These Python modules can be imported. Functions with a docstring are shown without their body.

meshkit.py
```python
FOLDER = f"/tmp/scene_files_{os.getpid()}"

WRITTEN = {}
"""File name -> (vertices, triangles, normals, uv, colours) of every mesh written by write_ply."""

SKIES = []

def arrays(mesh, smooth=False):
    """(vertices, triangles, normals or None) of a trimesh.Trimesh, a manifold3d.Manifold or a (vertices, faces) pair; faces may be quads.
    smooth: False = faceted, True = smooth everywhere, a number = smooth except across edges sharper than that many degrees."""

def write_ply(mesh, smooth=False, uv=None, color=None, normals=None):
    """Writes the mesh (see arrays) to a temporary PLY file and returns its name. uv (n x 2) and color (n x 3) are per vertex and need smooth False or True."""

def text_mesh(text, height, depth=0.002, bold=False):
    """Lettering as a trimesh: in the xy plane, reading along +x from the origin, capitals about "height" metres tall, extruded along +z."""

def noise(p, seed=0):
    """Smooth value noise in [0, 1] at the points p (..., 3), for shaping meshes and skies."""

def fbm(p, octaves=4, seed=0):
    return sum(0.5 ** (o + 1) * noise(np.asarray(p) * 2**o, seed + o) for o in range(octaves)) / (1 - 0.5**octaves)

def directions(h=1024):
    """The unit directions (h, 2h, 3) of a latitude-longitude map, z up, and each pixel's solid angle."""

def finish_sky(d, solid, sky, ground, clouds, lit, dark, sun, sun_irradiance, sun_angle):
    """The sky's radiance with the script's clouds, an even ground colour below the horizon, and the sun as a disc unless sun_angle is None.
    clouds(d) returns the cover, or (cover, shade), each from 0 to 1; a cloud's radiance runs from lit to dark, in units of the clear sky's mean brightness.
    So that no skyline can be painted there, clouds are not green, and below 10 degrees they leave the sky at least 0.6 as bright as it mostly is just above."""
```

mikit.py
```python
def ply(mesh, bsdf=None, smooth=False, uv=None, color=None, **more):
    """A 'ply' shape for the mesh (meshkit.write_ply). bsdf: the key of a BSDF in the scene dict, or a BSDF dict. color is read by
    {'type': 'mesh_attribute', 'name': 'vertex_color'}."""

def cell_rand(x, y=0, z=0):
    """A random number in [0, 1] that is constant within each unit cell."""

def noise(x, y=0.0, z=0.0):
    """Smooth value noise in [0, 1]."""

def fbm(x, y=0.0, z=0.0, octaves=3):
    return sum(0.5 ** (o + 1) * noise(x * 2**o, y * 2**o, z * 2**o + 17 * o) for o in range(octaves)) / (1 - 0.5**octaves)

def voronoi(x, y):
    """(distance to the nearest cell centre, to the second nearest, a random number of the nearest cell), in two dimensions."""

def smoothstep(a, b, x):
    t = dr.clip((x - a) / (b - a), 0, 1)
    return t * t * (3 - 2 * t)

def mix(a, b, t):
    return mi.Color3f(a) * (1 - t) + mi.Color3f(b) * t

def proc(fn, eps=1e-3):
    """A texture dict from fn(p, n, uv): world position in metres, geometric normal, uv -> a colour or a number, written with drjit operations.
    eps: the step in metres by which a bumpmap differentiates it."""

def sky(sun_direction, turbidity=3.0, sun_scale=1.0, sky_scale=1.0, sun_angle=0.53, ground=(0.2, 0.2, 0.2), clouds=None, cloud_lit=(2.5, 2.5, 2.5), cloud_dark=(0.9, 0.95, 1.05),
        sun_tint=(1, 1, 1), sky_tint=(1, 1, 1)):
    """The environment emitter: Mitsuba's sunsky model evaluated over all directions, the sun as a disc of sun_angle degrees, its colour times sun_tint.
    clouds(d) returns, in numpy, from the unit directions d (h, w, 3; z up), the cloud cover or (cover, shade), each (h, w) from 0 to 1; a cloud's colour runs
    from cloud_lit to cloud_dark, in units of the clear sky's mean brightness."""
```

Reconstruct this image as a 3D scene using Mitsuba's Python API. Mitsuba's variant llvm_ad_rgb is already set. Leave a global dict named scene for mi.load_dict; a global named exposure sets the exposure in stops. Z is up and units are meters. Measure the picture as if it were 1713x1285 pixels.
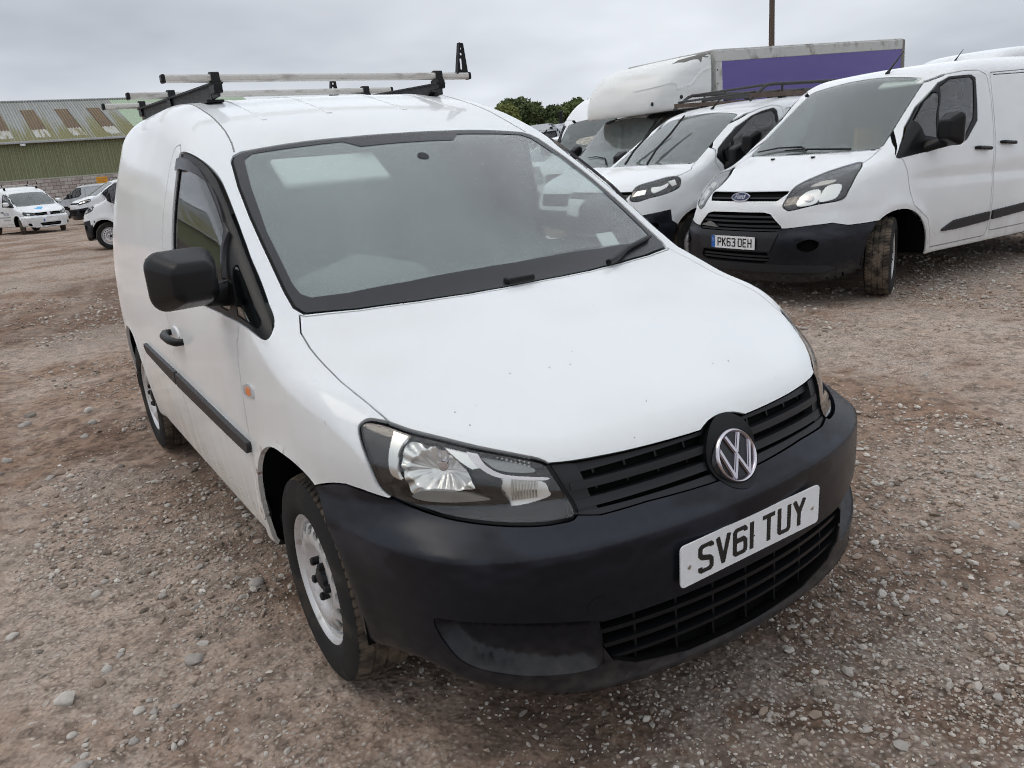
import math, random
import numpy as np, trimesh, manifold3d as m3
import drjit as dr, mitsuba as mi, mikit, meshkit
from scipy.interpolate import PchipInterpolator, RectBivariateSpline
from shapely.geometry import Polygon, LineString, Point, MultiPolygon
from shapely import affinity
from shapely.ops import unary_union
T = mi.ScalarTransform4f
scene, labels = {}, {}

# ---------------------------------------------------------------- camera, sky, exposure
FWD, UP = np.array([-.80952856, .51573989, -.28049221]), np.array([-.18982777, .22216291, .95635195])
EYE = np.array([2.08331, -1.44531, 1.46708])
scene['camera'] = {'type': 'perspective', 'fov': 66.237, 'fov_axis': 'x', 'near_clip': .05, 'far_clip': 4000.0,
                   'to_world': T().look_at(origin=EYE.tolist(), target=(EYE + FWD).tolist(), up=UP.tolist())}

def overcast(d):
    p = d / np.maximum(d[..., 2:3] + .18, .05)
    n = meshkit.fbm(p * [1.1, 1.1, .3] + 4.2, 5, 3)
    m = meshkit.fbm(p * [.35, .35, .2] + 9.1, 3, 8)
    el = np.clip(d[..., 2], 0, 1)
    shade = np.clip(.72 - .62 * el + (1 - .5 * el) * (1.7 * (n - .5) + 1.9 * (m - .5)), 0, 1)      # an overcast sky is brighter towards the zenith
    return np.ones(d.shape[:2]), shade
scene['sky'] = mikit.sky((-.25, -.45, .86), turbidity=4, sun_scale=.10, sun_angle=30, sun_tint=(.92, .98, 1.08), ground=(.16, .14, .12), clouds=overcast,
                         cloud_lit=(2.02, 2.12, 2.26), cloud_dark=(1.06, 1.14, 1.28))
exposure = 2.05

# ---------------------------------------------------------------- small helpers
rng = np.random.default_rng(7)
def key_for(name, parent=None):
    base = (parent + '__' if parent else '') + name
    k, i = base, 0
    while k in scene or k in labels or k in taken:
        i += 1
        k = f'{base}_{i:03d}'
    taken.add(k)
    return k
taken = set()
def obj(name, mesh, mat, parent=None, smooth=30, M=None, **kw):
    d = mesh if isinstance(mesh, dict) else mikit.ply(mesh, mat, smooth, **kw)
    if M is not None:
        d = {**d, 'to_world': T(np.asarray(M, float).tolist()) if not isinstance(M, T) else M}
    k = key_for(name, parent)
    scene[k] = d
    return k
def tag(k, label=None, cat=None, group=None, kind=None):
    labels[k] = {a: b for a, b in (('label', label), ('category', cat), ('group', group), ('kind', kind)) if b}
    return k
def thing(name, label, cat, group=None):
    k = key_for(name)
    return tag(k, label, cat, group)
def mat4(x=0, y=0, z=0, yaw=0, pitch=0, roll=0, s=1):
    cy, sy, cp, sp, cr, sr = math.cos(yaw), math.sin(yaw), math.cos(pitch), math.sin(pitch), math.cos(roll), math.sin(roll)
    Rz = np.array([[cy, -sy, 0], [sy, cy, 0], [0, 0, 1]]); Ry = np.array([[cp, 0, sp], [0, 1, 0], [-sp, 0, cp]]); Rx = np.array([[1, 0, 0], [0, cr, -sr], [0, sr, cr]])
    m = np.eye(4); m[:3, :3] = Rz @ Ry @ Rx * s; m[:3, 3] = x, y, z
    return m
def tm(mesh, m):
    mesh = mesh.copy(); mesh.apply_transform(m); return mesh
def cat(*ms):
    return trimesh.util.concatenate([m for m in ms if m is not None])
def box(x0, x1, y0, y1, z0, z1, r=0):
    if r:
        m = m3.Manifold.batch_hull([m3.Manifold.sphere(r, 12).translate((x, y, z)) for x in (x0 + r, x1 - r) for y in (y0 + r, y1 - r) for z in (z0 + r, z1 - r)])
        return tmesh(m)
    b = trimesh.creation.box((x1 - x0, y1 - y0, z1 - z0)); b.apply_translation(((x0 + x1) / 2, (y0 + y1) / 2, (z0 + z1) / 2)); return b
def tmesh(m):
    q = m.to_mesh()
    return trimesh.Trimesh(np.array(q.vert_properties[:, :3], float), np.array(q.tri_verts), process=False)
def tube(pts, r, n=10, closed=False):
    """A round tube along a polyline; r a number or one per point."""
    p = np.asarray(pts, float); r = np.broadcast_to(np.asarray(r, float), len(p))
    t = np.gradient(p, axis=0); t /= np.linalg.norm(t, axis=1, keepdims=True) + 1e-12
    u = np.cross(t, [0, 0, 1.0]); bad = np.linalg.norm(u, axis=1) < .1
    u[bad] = np.cross(t[bad], [1.0, 0, 0]); u /= np.linalg.norm(u, axis=1, keepdims=True)
    w = np.cross(u, t); a = np.arange(n) * 2 * np.pi / n
    v = p[:, None] + r[:, None, None] * (np.cos(a)[None, :, None] * u[:, None] + np.sin(a)[None, :, None] * w[:, None])
    v = np.vstack([v.reshape(-1, 3), p[:1], p[-1:]]); f = []; N = len(p)
    for i in range(N - 1):
        for j in range(n):
            k = (j + 1) % n
            f += [[i * n + j, (i + 1) * n + k, i * n + k], [i * n + j, (i + 1) * n + j, (i + 1) * n + k]]
    for j in range(n):
        k = (j + 1) % n
        f += [[N * n, j, k], [N * n + 1, (N - 1) * n + k, (N - 1) * n + j]]
    return trimesh.Trimesh(v, f, process=False)
def lathe(prof, n=48, axis='y'):
    """Revolves (radius, height) pairs round the axis."""
    p = np.asarray(prof, float); a = np.arange(n) * 2 * np.pi / n
    x, z = p[:, 0][:, None] * np.cos(a), p[:, 0][:, None] * np.sin(a); y = np.repeat(p[:, 1][:, None], n, 1)
    v = np.stack([x, y, z] if axis == 'y' else [x, z, y] if axis == 'z' else [y, x, z], -1).reshape(-1, 3); f = []
    for i in range(len(p) - 1):
        for j in range(n):
            k = (j + 1) % n
            f += [[i * n + j, i * n + k, (i + 1) * n + k], [i * n + j, (i + 1) * n + k, (i + 1) * n + j]]
    return trimesh.Trimesh(v, f, process=False)
def rpoly(pts, r=.02, n=6):
    """Polygon with rounded corners."""
    p = Polygon(pts).buffer(0)
    return p.buffer(-r, join_style=2).buffer(2 * r, quad_segs=n).buffer(-r, quad_segs=n)
def plate_mesh(poly, t, chart_m=None):
    ms = [trimesh.creation.extrude_polygon(g, t, engine='earcut') for g in getattr(poly, 'geoms', [poly]) if g.area > 1e-9]
    m = cat(*ms)
    if chart_m is not None: m.apply_transform(chart_m)
    return m
def smoothpoly(pts, n=6):
    """Closed smooth curve through points (Catmull-Rom)."""
    p = np.asarray(pts, float); out = []
    for i in range(len(p)):
        a, b, c, d = p[i - 1], p[i], p[(i + 1) % len(p)], p[(i + 2) % len(p)]
        for t in np.arange(n) / n:
            out.append(.5 * (2 * b + (c - a) * t + (2 * a - 5 * b + 4 * c - d) * t * t + (3 * b - a - 3 * c + d) * t ** 3))
    return Polygon(out).buffer(0)

# ---------------------------------------------------------------- vehicle skins
def curve(pts):
    p = np.array(sorted(pts), float)
    q = PchipInterpolator(p[:, 0], p[:, 1], extrapolate=False)
    a, b, s0, s1 = p[0, 0], p[-1, 0], q.derivative()(p[0, 0]), q.derivative()(p[-1, 0])
    return lambda x: np.where(x < a, p[0, 1] + (x - a) * s0, np.where(x > b, p[-1, 1] + (x - b) * s1, q(np.clip(x, a, b))))

class Body:
    """Vehicle skin: the level set f = 0 of smoothly intersected side, top, front and rear surfaces. x forward from the front axle, y left, z up."""
    def __init__(s, zs, rows, top, crown, shift, front, plan, rear, low, redge, rfront, rrear=.1, bumps=None):
        zd, xd = np.arange(0, 3.2, .03), np.arange(-7.0, 1.6, .03)
        xs = sorted(rows)
        g = np.array([curve(list(zip(zs, rows[x])))(zd) for x in xs])
        g = np.array([curve(list(zip(xs, g[:, j])))(xd) for j in range(len(zd))])
        s.W = RectBivariateSpline(xd, zd, g.T)
        s.top, s.crown, s.shift, s.front, s.plan, s.rear, s.low, s.redge, s.rfront, s.rrear = curve(top), curve(crown), curve(shift), curve(front), plan, curve(rear), curve(low), curve(redge), curve(rfront), rrear
        s.bumps, s.x0, s.x1, s.z1 = bumps, min(p[1] for p in rear) - .1, max(p[1] for p in front) + .08, max(p[1] for p in top) + .06
        s.y1 = max(max(r) for r in rows.values()) + .07
    def sides(s, x, y, z):
        ay = np.abs(y)
        xz = np.broadcast_arrays(x, z)
        w = s.W.ev(*xz)
        a = ay - (w + (s.bumps(*xz) if s.bumps else 0))
        xx = x + s.shift(x) * ay ** 2
        h = s.top(xx) - s.crown(x) * ay ** 2
        e = .01
        sl = (s.top(xx + e) - s.top(xx - e)) / (2 * e)
        b = (z - h) / np.sqrt(1 + sl ** 2)
        pf = s.plan(ay, z)
        ps = (s.plan(ay + e, z) - s.plan(ay - e, z)) / (2 * e)
        c = (x - s.front(z) + pf) / np.sqrt(1 + ps ** 2)
        d = s.rear(z) + .06 * ay ** 2 - x
        return a, b, c, d, s.low(x) - z + 0 * ay
    @staticmethod
    def rmax(a, b, r):
        return np.minimum(-r, np.maximum(a, b)) + np.sqrt(np.maximum(r + a, 0) ** 2 + np.maximum(r + b, 0) ** 2)
    def f(s, x, y, z):
        a, b, c, d, e = s.sides(x, y, z)
        h = s.rmax(c, s.rmax(a, b, s.redge(x + 0 * z)), s.rfront(z + 0 * x))
        return s.rmax(s.rmax(h, d, s.rrear), e, .03)
    def fp(s, p):
        return s.f(p[..., 0], p[..., 1], p[..., 2])
    def grad(s, p, e=.006):
        g = np.stack([s.fp(p + np.eye(3)[k] * e) - s.fp(p - np.eye(3)[k] * e) for k in range(3)], -1)
        return g / np.maximum(np.linalg.norm(g, axis=-1, keepdims=True), 1e-9)
    def onto(s, p, o, n=40, far=1.5):
        """Moves the points p along -o (from outside) onto the skin."""
        p = np.asarray(p, float); t = np.zeros(len(p)); o = np.asarray(o, float)
        for _ in range(n):
            t += .8 * s.fp(p - o * t[:, None])
        return p - o * t[:, None]
    def mesh(s, cell):
        """Surface nets over the box, moved onto the level set."""
        gx, gy, gz = np.arange(s.x0, s.x1 + cell, cell), np.arange(-s.y1, s.y1 + cell, cell), np.arange(.1, s.z1 + cell, cell)
        f = s.f(gx[:, None, None], gy[None, :, None], gz[None, None, :]).astype(np.float32)
        ins = f < 0
        shape = np.array(f.shape) - 1
        cnt = np.zeros(shape, np.int8); acc = np.zeros((*shape, 3), np.float32)
        sl = lambda k, o: tuple(slice(o[a], o[a] + shape[a]) for a in range(3))
        for a in range(3):
            for o in np.ndindex(2, 2, 2):
                if o[a]: continue
                q = list(o); q[a] = 1
                f0, f1 = f[sl(0, o)], f[sl(0, q)]
                x = (f0 < 0) != (f1 < 0)
                t = np.where(x, f0 / np.where(x, f0 - f1, 1), 0)
                cnt += x
                for b in range(3):
                    acc[..., b] += np.where(x, (t if b == a else o[b]), 0)
        on = cnt > 0
        idx = -np.ones(shape, int); idx[on] = np.arange(on.sum())
        v = (np.argwhere(on) + acc[on] / cnt[on][:, None]) * cell + [gx[0], gy[0], gz[0]]
        faces = []
        for a in range(3):
            b, c = (a + 1) % 3, (a + 2) % 3
            i0 = ins.take(range(shape[a]), a); i1 = ins.take(range(1, shape[a] + 1), a)
            e = np.argwhere(i0 != i1)
            e = e[(e[:, b] > 0) & (e[:, c] > 0) & (e[:, b] < shape[b]) & (e[:, c] < shape[c])]
            eb, ec = np.eye(3, dtype=int)[b], np.eye(3, dtype=int)[c]
            q = np.stack([idx[tuple((e - eb - ec).T)], idx[tuple((e - ec).T)], idx[tuple(e.T)], idx[tuple((e - eb).T)]], 1)
            inside = ins[tuple(e.T)]
            faces.append(np.where(inside[:, None], q, q[:, ::-1]))
        q = np.vstack(faces)
        for _ in range(2):
            v = v - s.grad(v) * np.clip(s.fp(v), -cell, cell)[:, None]
        tri = np.vstack([q[:, [0, 1, 2]], q[:, [0, 2, 3]]])
        return m3.Manifold(m3.Mesh(np.ascontiguousarray(v, np.float32), np.ascontiguousarray(tri, np.uint32)))

def chart(phi):
    """(tangent, outward) of the drawing plane that looks at the vehicle from angle phi: 0 = from the front (y, z), 90 = from its right side (x, z), 180 = from behind (-y, z)."""
    a = math.radians(phi)
    return np.array([math.sin(a), math.cos(a), 0]), np.array([math.cos(a), -math.sin(a), 0])
def prism(phi, poly, lo, hi):
    """The polygon extruded along the chart's outward direction from lo to hi; phi 'top' draws in (x, y) and extrudes in z."""
    polys = [g for g in getattr(poly, 'geoms', [poly]) if g.area > 1e-8]
    rings = []
    for g in polys:
        g = Polygon(g.exterior, g.interiors); 
        rings += [np.array(g.exterior.coords)[:-1]] + [np.array(i.coords)[:-1] for i in g.interiors]
    cs = m3.CrossSection(rings, m3.FillRule.EvenOdd)
    m = m3.Manifold.extrude(cs, hi - lo)
    if phi == 'top':
        return m.translate((0, 0, lo))
    t, o = chart(phi)
    A = np.array([[t[0], 0, o[0], o[0] * lo], [t[1], 0, o[1], o[1] * lo], [0, 1, 0, 0]])
    return m.transform(A)
FLIP = np.diag([1, -1, 1, 1.0])

class Van:
    """Cuts a vehicle skin into panels, windows and lamps, and adds them to the scene under one key."""
    def __init__(s, key, body, cell, M=None):
        s.key, s.b, s.M = key, body, M
        s.rest = body.mesh(cell)
        s.whole = s.rest
    def sheet(s, man, tol=.004):
        """Vertices and faces of the part of a solid's surface that lies on the skin."""
        q = man.to_mesh(); v = np.array(q.vert_properties[:, :3], float); f = np.array(q.tri_verts, int)
        if not len(f): return v, f
        c = v[f].mean(1); n = np.cross(v[f[:, 1]] - v[f[:, 0]], v[f[:, 2]] - v[f[:, 0]])
        ok = (np.abs(s.b.fp(c)) < tol) & (np.abs(s.b.fp(v[f].reshape(-1, 3)).reshape(-1, 3)).max(1) < tol)
        n /= np.linalg.norm(n, axis=1, keepdims=True) + 1e-18
        ok &= np.einsum('ij,ij->i', n, s.b.grad(c)) > .3
        f = f[ok]
        u, inv = np.unique(f, return_inverse=True)
        return v[u], inv.reshape(-1, 3)
    def slab(s, v, f, off=0.0, depth=.015, mirror=False, dent=None):
        """Mesh file entry for a sheet moved outward by off with skirts reaching down to off - depth; normals from the skin."""
        n = s.b.grad(v)
        w = v + n * off
        if dent is not None: w, n = dent(w, n)
        V, F, N = [w], [f], [n]
        if depth:
            e = np.vstack([f[:, [0, 1]], f[:, [1, 2]], f[:, [2, 0]]]); es = np.sort(e, 1)
            _, i, c = np.unique(es, axis=0, return_index=True, return_counts=True)
            be = e[i[c == 1]]
            a, b = be[:, 0], be[:, 1]; k = len(be)
            A, B = w[a], w[b]; A2, B2 = A - n[a] * depth, B - n[b] * depth
            nn = np.cross(A2 - A, B - A); nn /= np.linalg.norm(nn, axis=1, keepdims=True) + 1e-15
            base = len(w); j = np.arange(k)
            V.append(np.stack([A, B, B2, A2], 1).reshape(-1, 3)); N.append(np.repeat(nn, 4, 0))
            F += [np.stack([base + 4 * j, base + 4 * j + 3, base + 4 * j + 2], 1), np.stack([base + 4 * j, base + 4 * j + 2, base + 4 * j + 1], 1)]
        V, F, N = np.vstack(V), np.vstack(F), np.vstack(N)
        if mirror:
            V, N, F = V * [1, -1, 1], N * [1, -1, 1], F[:, ::-1]
        return V, F, N
    def add(s, name, vfn, mat, parent=None):
        V, F, N = vfn
        path = meshkit.write_ply((V, F), False, normals=N)
        d = {'type': 'ply', 'filename': path, 'face_normals': False, 'bsdf': {'type': 'ref', 'id': mat}}
        return obj(name, d, None, parent or s.key, M=s.M)
    def put(s, name, mesh, mat, parent=None, smooth=30, both=False):
        k = obj(name, mesh, mat, parent or s.key, smooth, s.M)
        if both:
            m = mesh.copy(); m.apply_transform(FLIP)
            return k, obj(name, m, mat, parent or s.key, smooth, s.M)
        return k
    def cutter(s, phi, poly, lo, hi, both):
        c = prism(phi, poly, lo, hi)
        return c + c.mirror((0, 1, 0)) if both else c
    def cut(s, name, phi, poly, lo, hi, mat=None, gap=.004, off=0.0, depth=.015, both=False, parent=None, dent=None):
        """Takes the polygon out of the skin; with a material the piece itself is added (and its mirror image if both). Returns the keys and the piece's sheet."""
        small, big = (poly.buffer(-gap / 2, join_style=2), poly.buffer(gap / 2, join_style=2)) if gap else (poly, poly)
        keys, sh = [], None
        piece = s.rest ^ prism(phi, small, lo, hi)
        sh = s.sheet(piece)
        s.rest = s.rest - s.cutter(phi, big, lo, hi, both)
        if mat and len(sh[1]):
            keys.append(s.add(name, s.slab(*sh, off, depth, dent=dent), mat, parent))
            if both: keys.append(s.add(name, s.slab(*sh, off, depth, True, dent=dent), mat, parent))
        return keys, sh
    def patch(s, name, phi, poly, lo, hi, mat, off=.001, depth=0.0, both=False, parent=None, src=None):
        """A piece laid on the uncut skin (a seal, a moulding, a lens)."""
        sh = s.sheet((src or s.whole) ^ prism(phi, poly, lo, hi))
        if not len(sh[1]): return []
        keys = [s.add(name, s.slab(*sh, off, depth), mat, parent if not isinstance(parent, list) else parent[0])]
        if both: keys.append(s.add(name, s.slab(*sh, off, depth, True), mat, parent if not isinstance(parent, list) else parent[-1]))
        return keys
    def shell(s, name, mat, under='underbody', depth=.015):
        v, f = s.sheet(s.rest)
        c = v[f].mean(1); n = s.b.grad(c)
        low = (n[:, 2] < -.75)
        for nm, m, ff in ((name, mat, f[~low]), (under, 'underside', f[low])):
            u, inv = np.unique(ff, return_inverse=True)
            s.add(nm, s.slab(v[u], inv.reshape(-1, 3), 0, depth), m)
# ---------------------------------------------------------------- materials
def rgb(*c): return {'type': 'rgb', 'value': list(c)}
def principled(col, rough=.5, metal=0.0, spec=.5, cc=0.0, ccg=.9, **k):
    d = {'type': 'principled', 'base_color': col if isinstance(col, dict) else rgb(*col), 'roughness': rough, 'metallic': metal, 'specular': spec, **k}
    if cc: d.update(clearcoat=cc, clearcoat_gloss=ccg)
    return {'type': 'twosided', 'bsdf': d}
fbm, noise, vor, step, mix = mikit.fbm, mikit.noise, mikit.voronoi, mikit.smoothstep, mikit.mix
def white_fn(p, n, uv):
    a = fbm(p.x * 2.3, p.y * 2.3, p.z * 2.3, 3)
    c = mix((.79, .815, .825), (.735, .75, .75), step(.35, .8, a))
    streak = fbm(p.x * 30, p.y * 30, p.z * 2.5, 2)
    low = step(.62, .26, p.z + .16 * (fbm(p.x * 5, p.y * 5, p.z * 5, 3) - .5))
    c = mix(c, (.40, .35, .29), low * (.25 + .5 * streak))
    film = step(1.0, .45, p.z) * (1 - dr.abs(n.z))  # dirt film on upright faces, deepened to paint in the flanks' weaker light
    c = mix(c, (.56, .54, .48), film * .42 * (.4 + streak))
    d, _, w = vor(p.x * 19 + p.z * 7, p.y * 19 + p.z * 3)
    chip = dr.select((w < .07) & (d < .02 + .35 * w), 1.0, 0.0) * step(.15, .45, p.x) * step(1.0, .9, p.z)
    c = mix(c, (.07, .05, .045), chip)
    r = step(.60, .72, fbm(p.x * 24, p.y * 24, p.z * 24, 3)) * step(.055, .0, dr.abs(dr.sqrt(p.x * p.x + (p.z - .31) * (p.z - .31)) - .40)) * step(-.80, -.86, p.y)
    return mix(c, (.22, .10, .05), r * .8)
scene['white_paint'] = principled(mikit.proc(white_fn), .09, spec=.55)
def fleet_fn(p, n, uv):
    a = fbm(p.x * 1.7, p.y * 1.7, p.z * 1.7, 3)
    c = mix((.80, .82, .83), (.73, .75, .76), step(.3, .8, a))
    low = step(.75, .35, p.z + .25 * (fbm(p.x * 4, p.y * 4, p.z * 4, 3) - .5))
    return mix(c, (.42, .38, .33), low * (.15 + .4 * fbm(p.x * 22, p.y * 22, p.z * 3, 2)))
scene['fleet_white'] = principled(mikit.proc(fleet_fn), .10, spec=.55)
scene['silver_paint'] = principled((.42, .44, .46), .35, metal=.35, cc=.8)
def bumper_fn(p, n, uv):
    a = step(.40, .60, fbm(p.x * 7 + 3, p.y * 7, p.z * 14, 3)) * step(.50, .60, p.z)
    b = fbm(p.x * 40, p.y * 40, p.z * 40, 2)
    c = mix((.0048, .0056, .0085), (.020, .023, .033), a * .7 + .3 * b)
    dust = step(.42, .22, p.z + .1 * (fbm(p.x * 9, p.y * 9, p.z * 9, 3) - .5))
    return mix(c, (.10, .085, .07), dust * .45 * b)
def grain(p, n, uv): return .0004 * noise(p.x * 420, p.y * 420, p.z * 420)
scene['bumper_plastic'] = principled(mikit.proc(bumper_fn), .30, spec=.30)
scene['black_plastic'] = principled((.0065, .007, .008), .36, spec=.27)
scene['dark_plastic'] = principled((.020, .021, .024), .42, spec=.30)
scene['gloss_black'] = principled((.012, .012, .014), .12)
scene['smoked_plastic'] = {'type': 'blendbsdf', 'weight': .55, 'a': {'type': 'thindielectric', 'int_ior': 1.5, 'specular_transmittance': rgb(.25, .24, .27)}, 'b': principled((.05, .046, .055), .12)}
scene['frit_black'] = principled((.020, .020, .023), .3)
scene['rubber'] = principled((.018, .018, .019), .7, spec=.25)
scene['void_black'] = principled((.006, .006, .006), .9, spec=.05)
scene['underside'] = principled((.020, .018, .016), .9, spec=.1)
def tyre_fn(p, n, uv):
    a = fbm(p.x * 14, p.y * 14, p.z * 14, 4)
    return mix((.017, .017, .017), (.06, .05, .04), step(.5, .8, a) * .5)
scene['tyre_rubber'] = principled(mikit.proc(tyre_fn), .78, spec=.25)
def tread_fn(p, n, uv):
    a = fbm(p.x * 18, p.y * 18, p.z * 18, 4)
    return mix((.035, .030, .026), (.135, .108, .082), step(.30, .66, a))
scene['tread_rubber'] = principled(mikit.proc(tread_fn), .85, spec=.2)
def rim_fn(p, n, uv):
    a = fbm(p.x * 25, p.y * 25, p.z * 25, 4)
    return mix((.64, .645, .65), (.33, .29, .25), step(.55, .8, a) * .7)
scene['rim_silver'] = principled(mikit.proc(rim_fn), .42, metal=.55)
scene['chrome'] = {'type': 'twosided', 'bsdf': {'type': 'roughconductor', 'material': 'Cr', 'alpha': .06}}
scene['reflector'] = principled((.86, .87, .88), .27, metal=.92)
def alu_fn(p, n, uv):
    a = fbm(p.x * 8, p.y * 14, p.z * 30, 3)
    return mix((.62, .60, .56), (.36, .33, .29), step(.45, .75, a) * .8)
scene['aluminium'] = principled(mikit.proc(alu_fn), .38, metal=.8)
scene['lens_clear'] = {'type': 'thindielectric', 'int_ior': 1.5, 'specular_transmittance': rgb(.93, .93, .90)}
scene['glass_dark'] = {'type': 'thindielectric', 'int_ior': 1.55, 'specular_transmittance': rgb(.12, .14, .14)}
scene['glass_tint'] = {'type': 'thindielectric', 'int_ior': 1.52, 'specular_transmittance': rgb(.62, .68, .66)}
def mist_fn(p, n, uv):
    a = fbm(p.x * 3, p.y * 3, p.z * 3, 3)
    clear = step(.62, .30, dr.sqrt(dr.square((p.y - .52) / 1.0) + dr.square((p.x + .50) / 1.6))) 
    d, _, w = vor(p.y * 210, p.x * 210)
    drop = dr.select((d < .34 * w) & (w > .62), 1.0, 0.0)
    return dr.clip(.22 + .12 * (a - .5) - .18 * clear + .10 * drop, .03, .6)
scene['misted_glass'] = {'type': 'blendbsdf', 'weight': mikit.proc(mist_fn), 'a': {'type': 'thindielectric', 'int_ior': 1.66, 'specular_transmittance': rgb(.80, .87, .85)},
                         'b': {'type': 'twosided', 'bsdf': {'type': 'diffuse', 'reflectance': rgb(.60, .70, .69)}}}
scene['fleet_glass'] = {'type': 'blendbsdf', 'weight': .17, 'a': {'type': 'thindielectric', 'int_ior': 1.55, 'specular_transmittance': rgb(.80, .86, .83)},
                        'b': {'type': 'twosided', 'bsdf': {'type': 'diffuse', 'reflectance': rgb(.50, .57, .55)}}}
scene['water'] = {'type': 'dielectric', 'int_ior': 1.33}
scene['ply_lining'] = principled((.52, .30, .07), .7)
scene['plate_white'] = principled((.78, .79, .80), .35)
scene['plate_blue'] = principled((.02, .12, .42), .4)
scene['letter_black'] = principled((.012, .012, .012), .4)
scene['amber'] = principled((.75, .22, .06), .25)
scene['visor_cloth'] = principled((.72, .74, .70), .8)
scene['lamp_grey'] = principled((.30, .31, .32), .3, metal=.5)
scene['interior_grey'] = principled((.17, .175, .175), .8, spec=.2)
scene['seam_grey'] = principled((.20, .20, .20), .5)
scene['interior_dark'] = principled((.02, .021, .023), .7, spec=.3)
scene['seat_cloth'] = principled((.045, .047, .055), .95, spec=.1)
scene['bulkhead_grey'] = principled((.30, .31, .315), .6)
scene['paper'] = principled((.62, .64, .62), .7)
scene['sticker_gold'] = principled((.55, .42, .22), .5)
def purple_fn(p, n, uv):
    return mix((.105, .075, .30), (.125, .10, .31), fbm(p.x * 1.5, p.y * 1.5, p.z * 6, 3))
scene['purple_panel'] = principled(mikit.proc(purple_fn), .38)
def gel_fn(p, n, uv):
    a = fbm(p.x * 2, p.y * 2, p.z * 7, 4)
    return mix((.79, .80, .785), (.71, .715, .69), step(.35, .8, a))
scene['gelcoat'] = principled(mikit.proc(gel_fn), .36)
scene['scuffed'] = principled((.17, .165, .155), .9)
def boxgrey_fn(p, n, uv):
    a = fbm(p.x * 9, p.y * 9, p.z * 5, 4)
    return mix((.52, .52, .50), (.26, .25, .22), step(.48, .8, a))
scene['box_grey'] = principled(mikit.proc(boxgrey_fn), .5)
scene['box_weathered'] = principled((.20, .185, .165), .8)
scene['rack_steel'] = principled((.035, .034, .034), .55)
def rust_fn(p, n, uv):
    return mix((.075, .048, .036), (.15, .11, .09), fbm(p.x * 12, p.y * 12, p.z * 12, 3))
scene['rack_rust'] = principled(mikit.proc(rust_fn), .85)
scene['badge_blue'] = principled((.012, .025, .075), .25)
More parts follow.
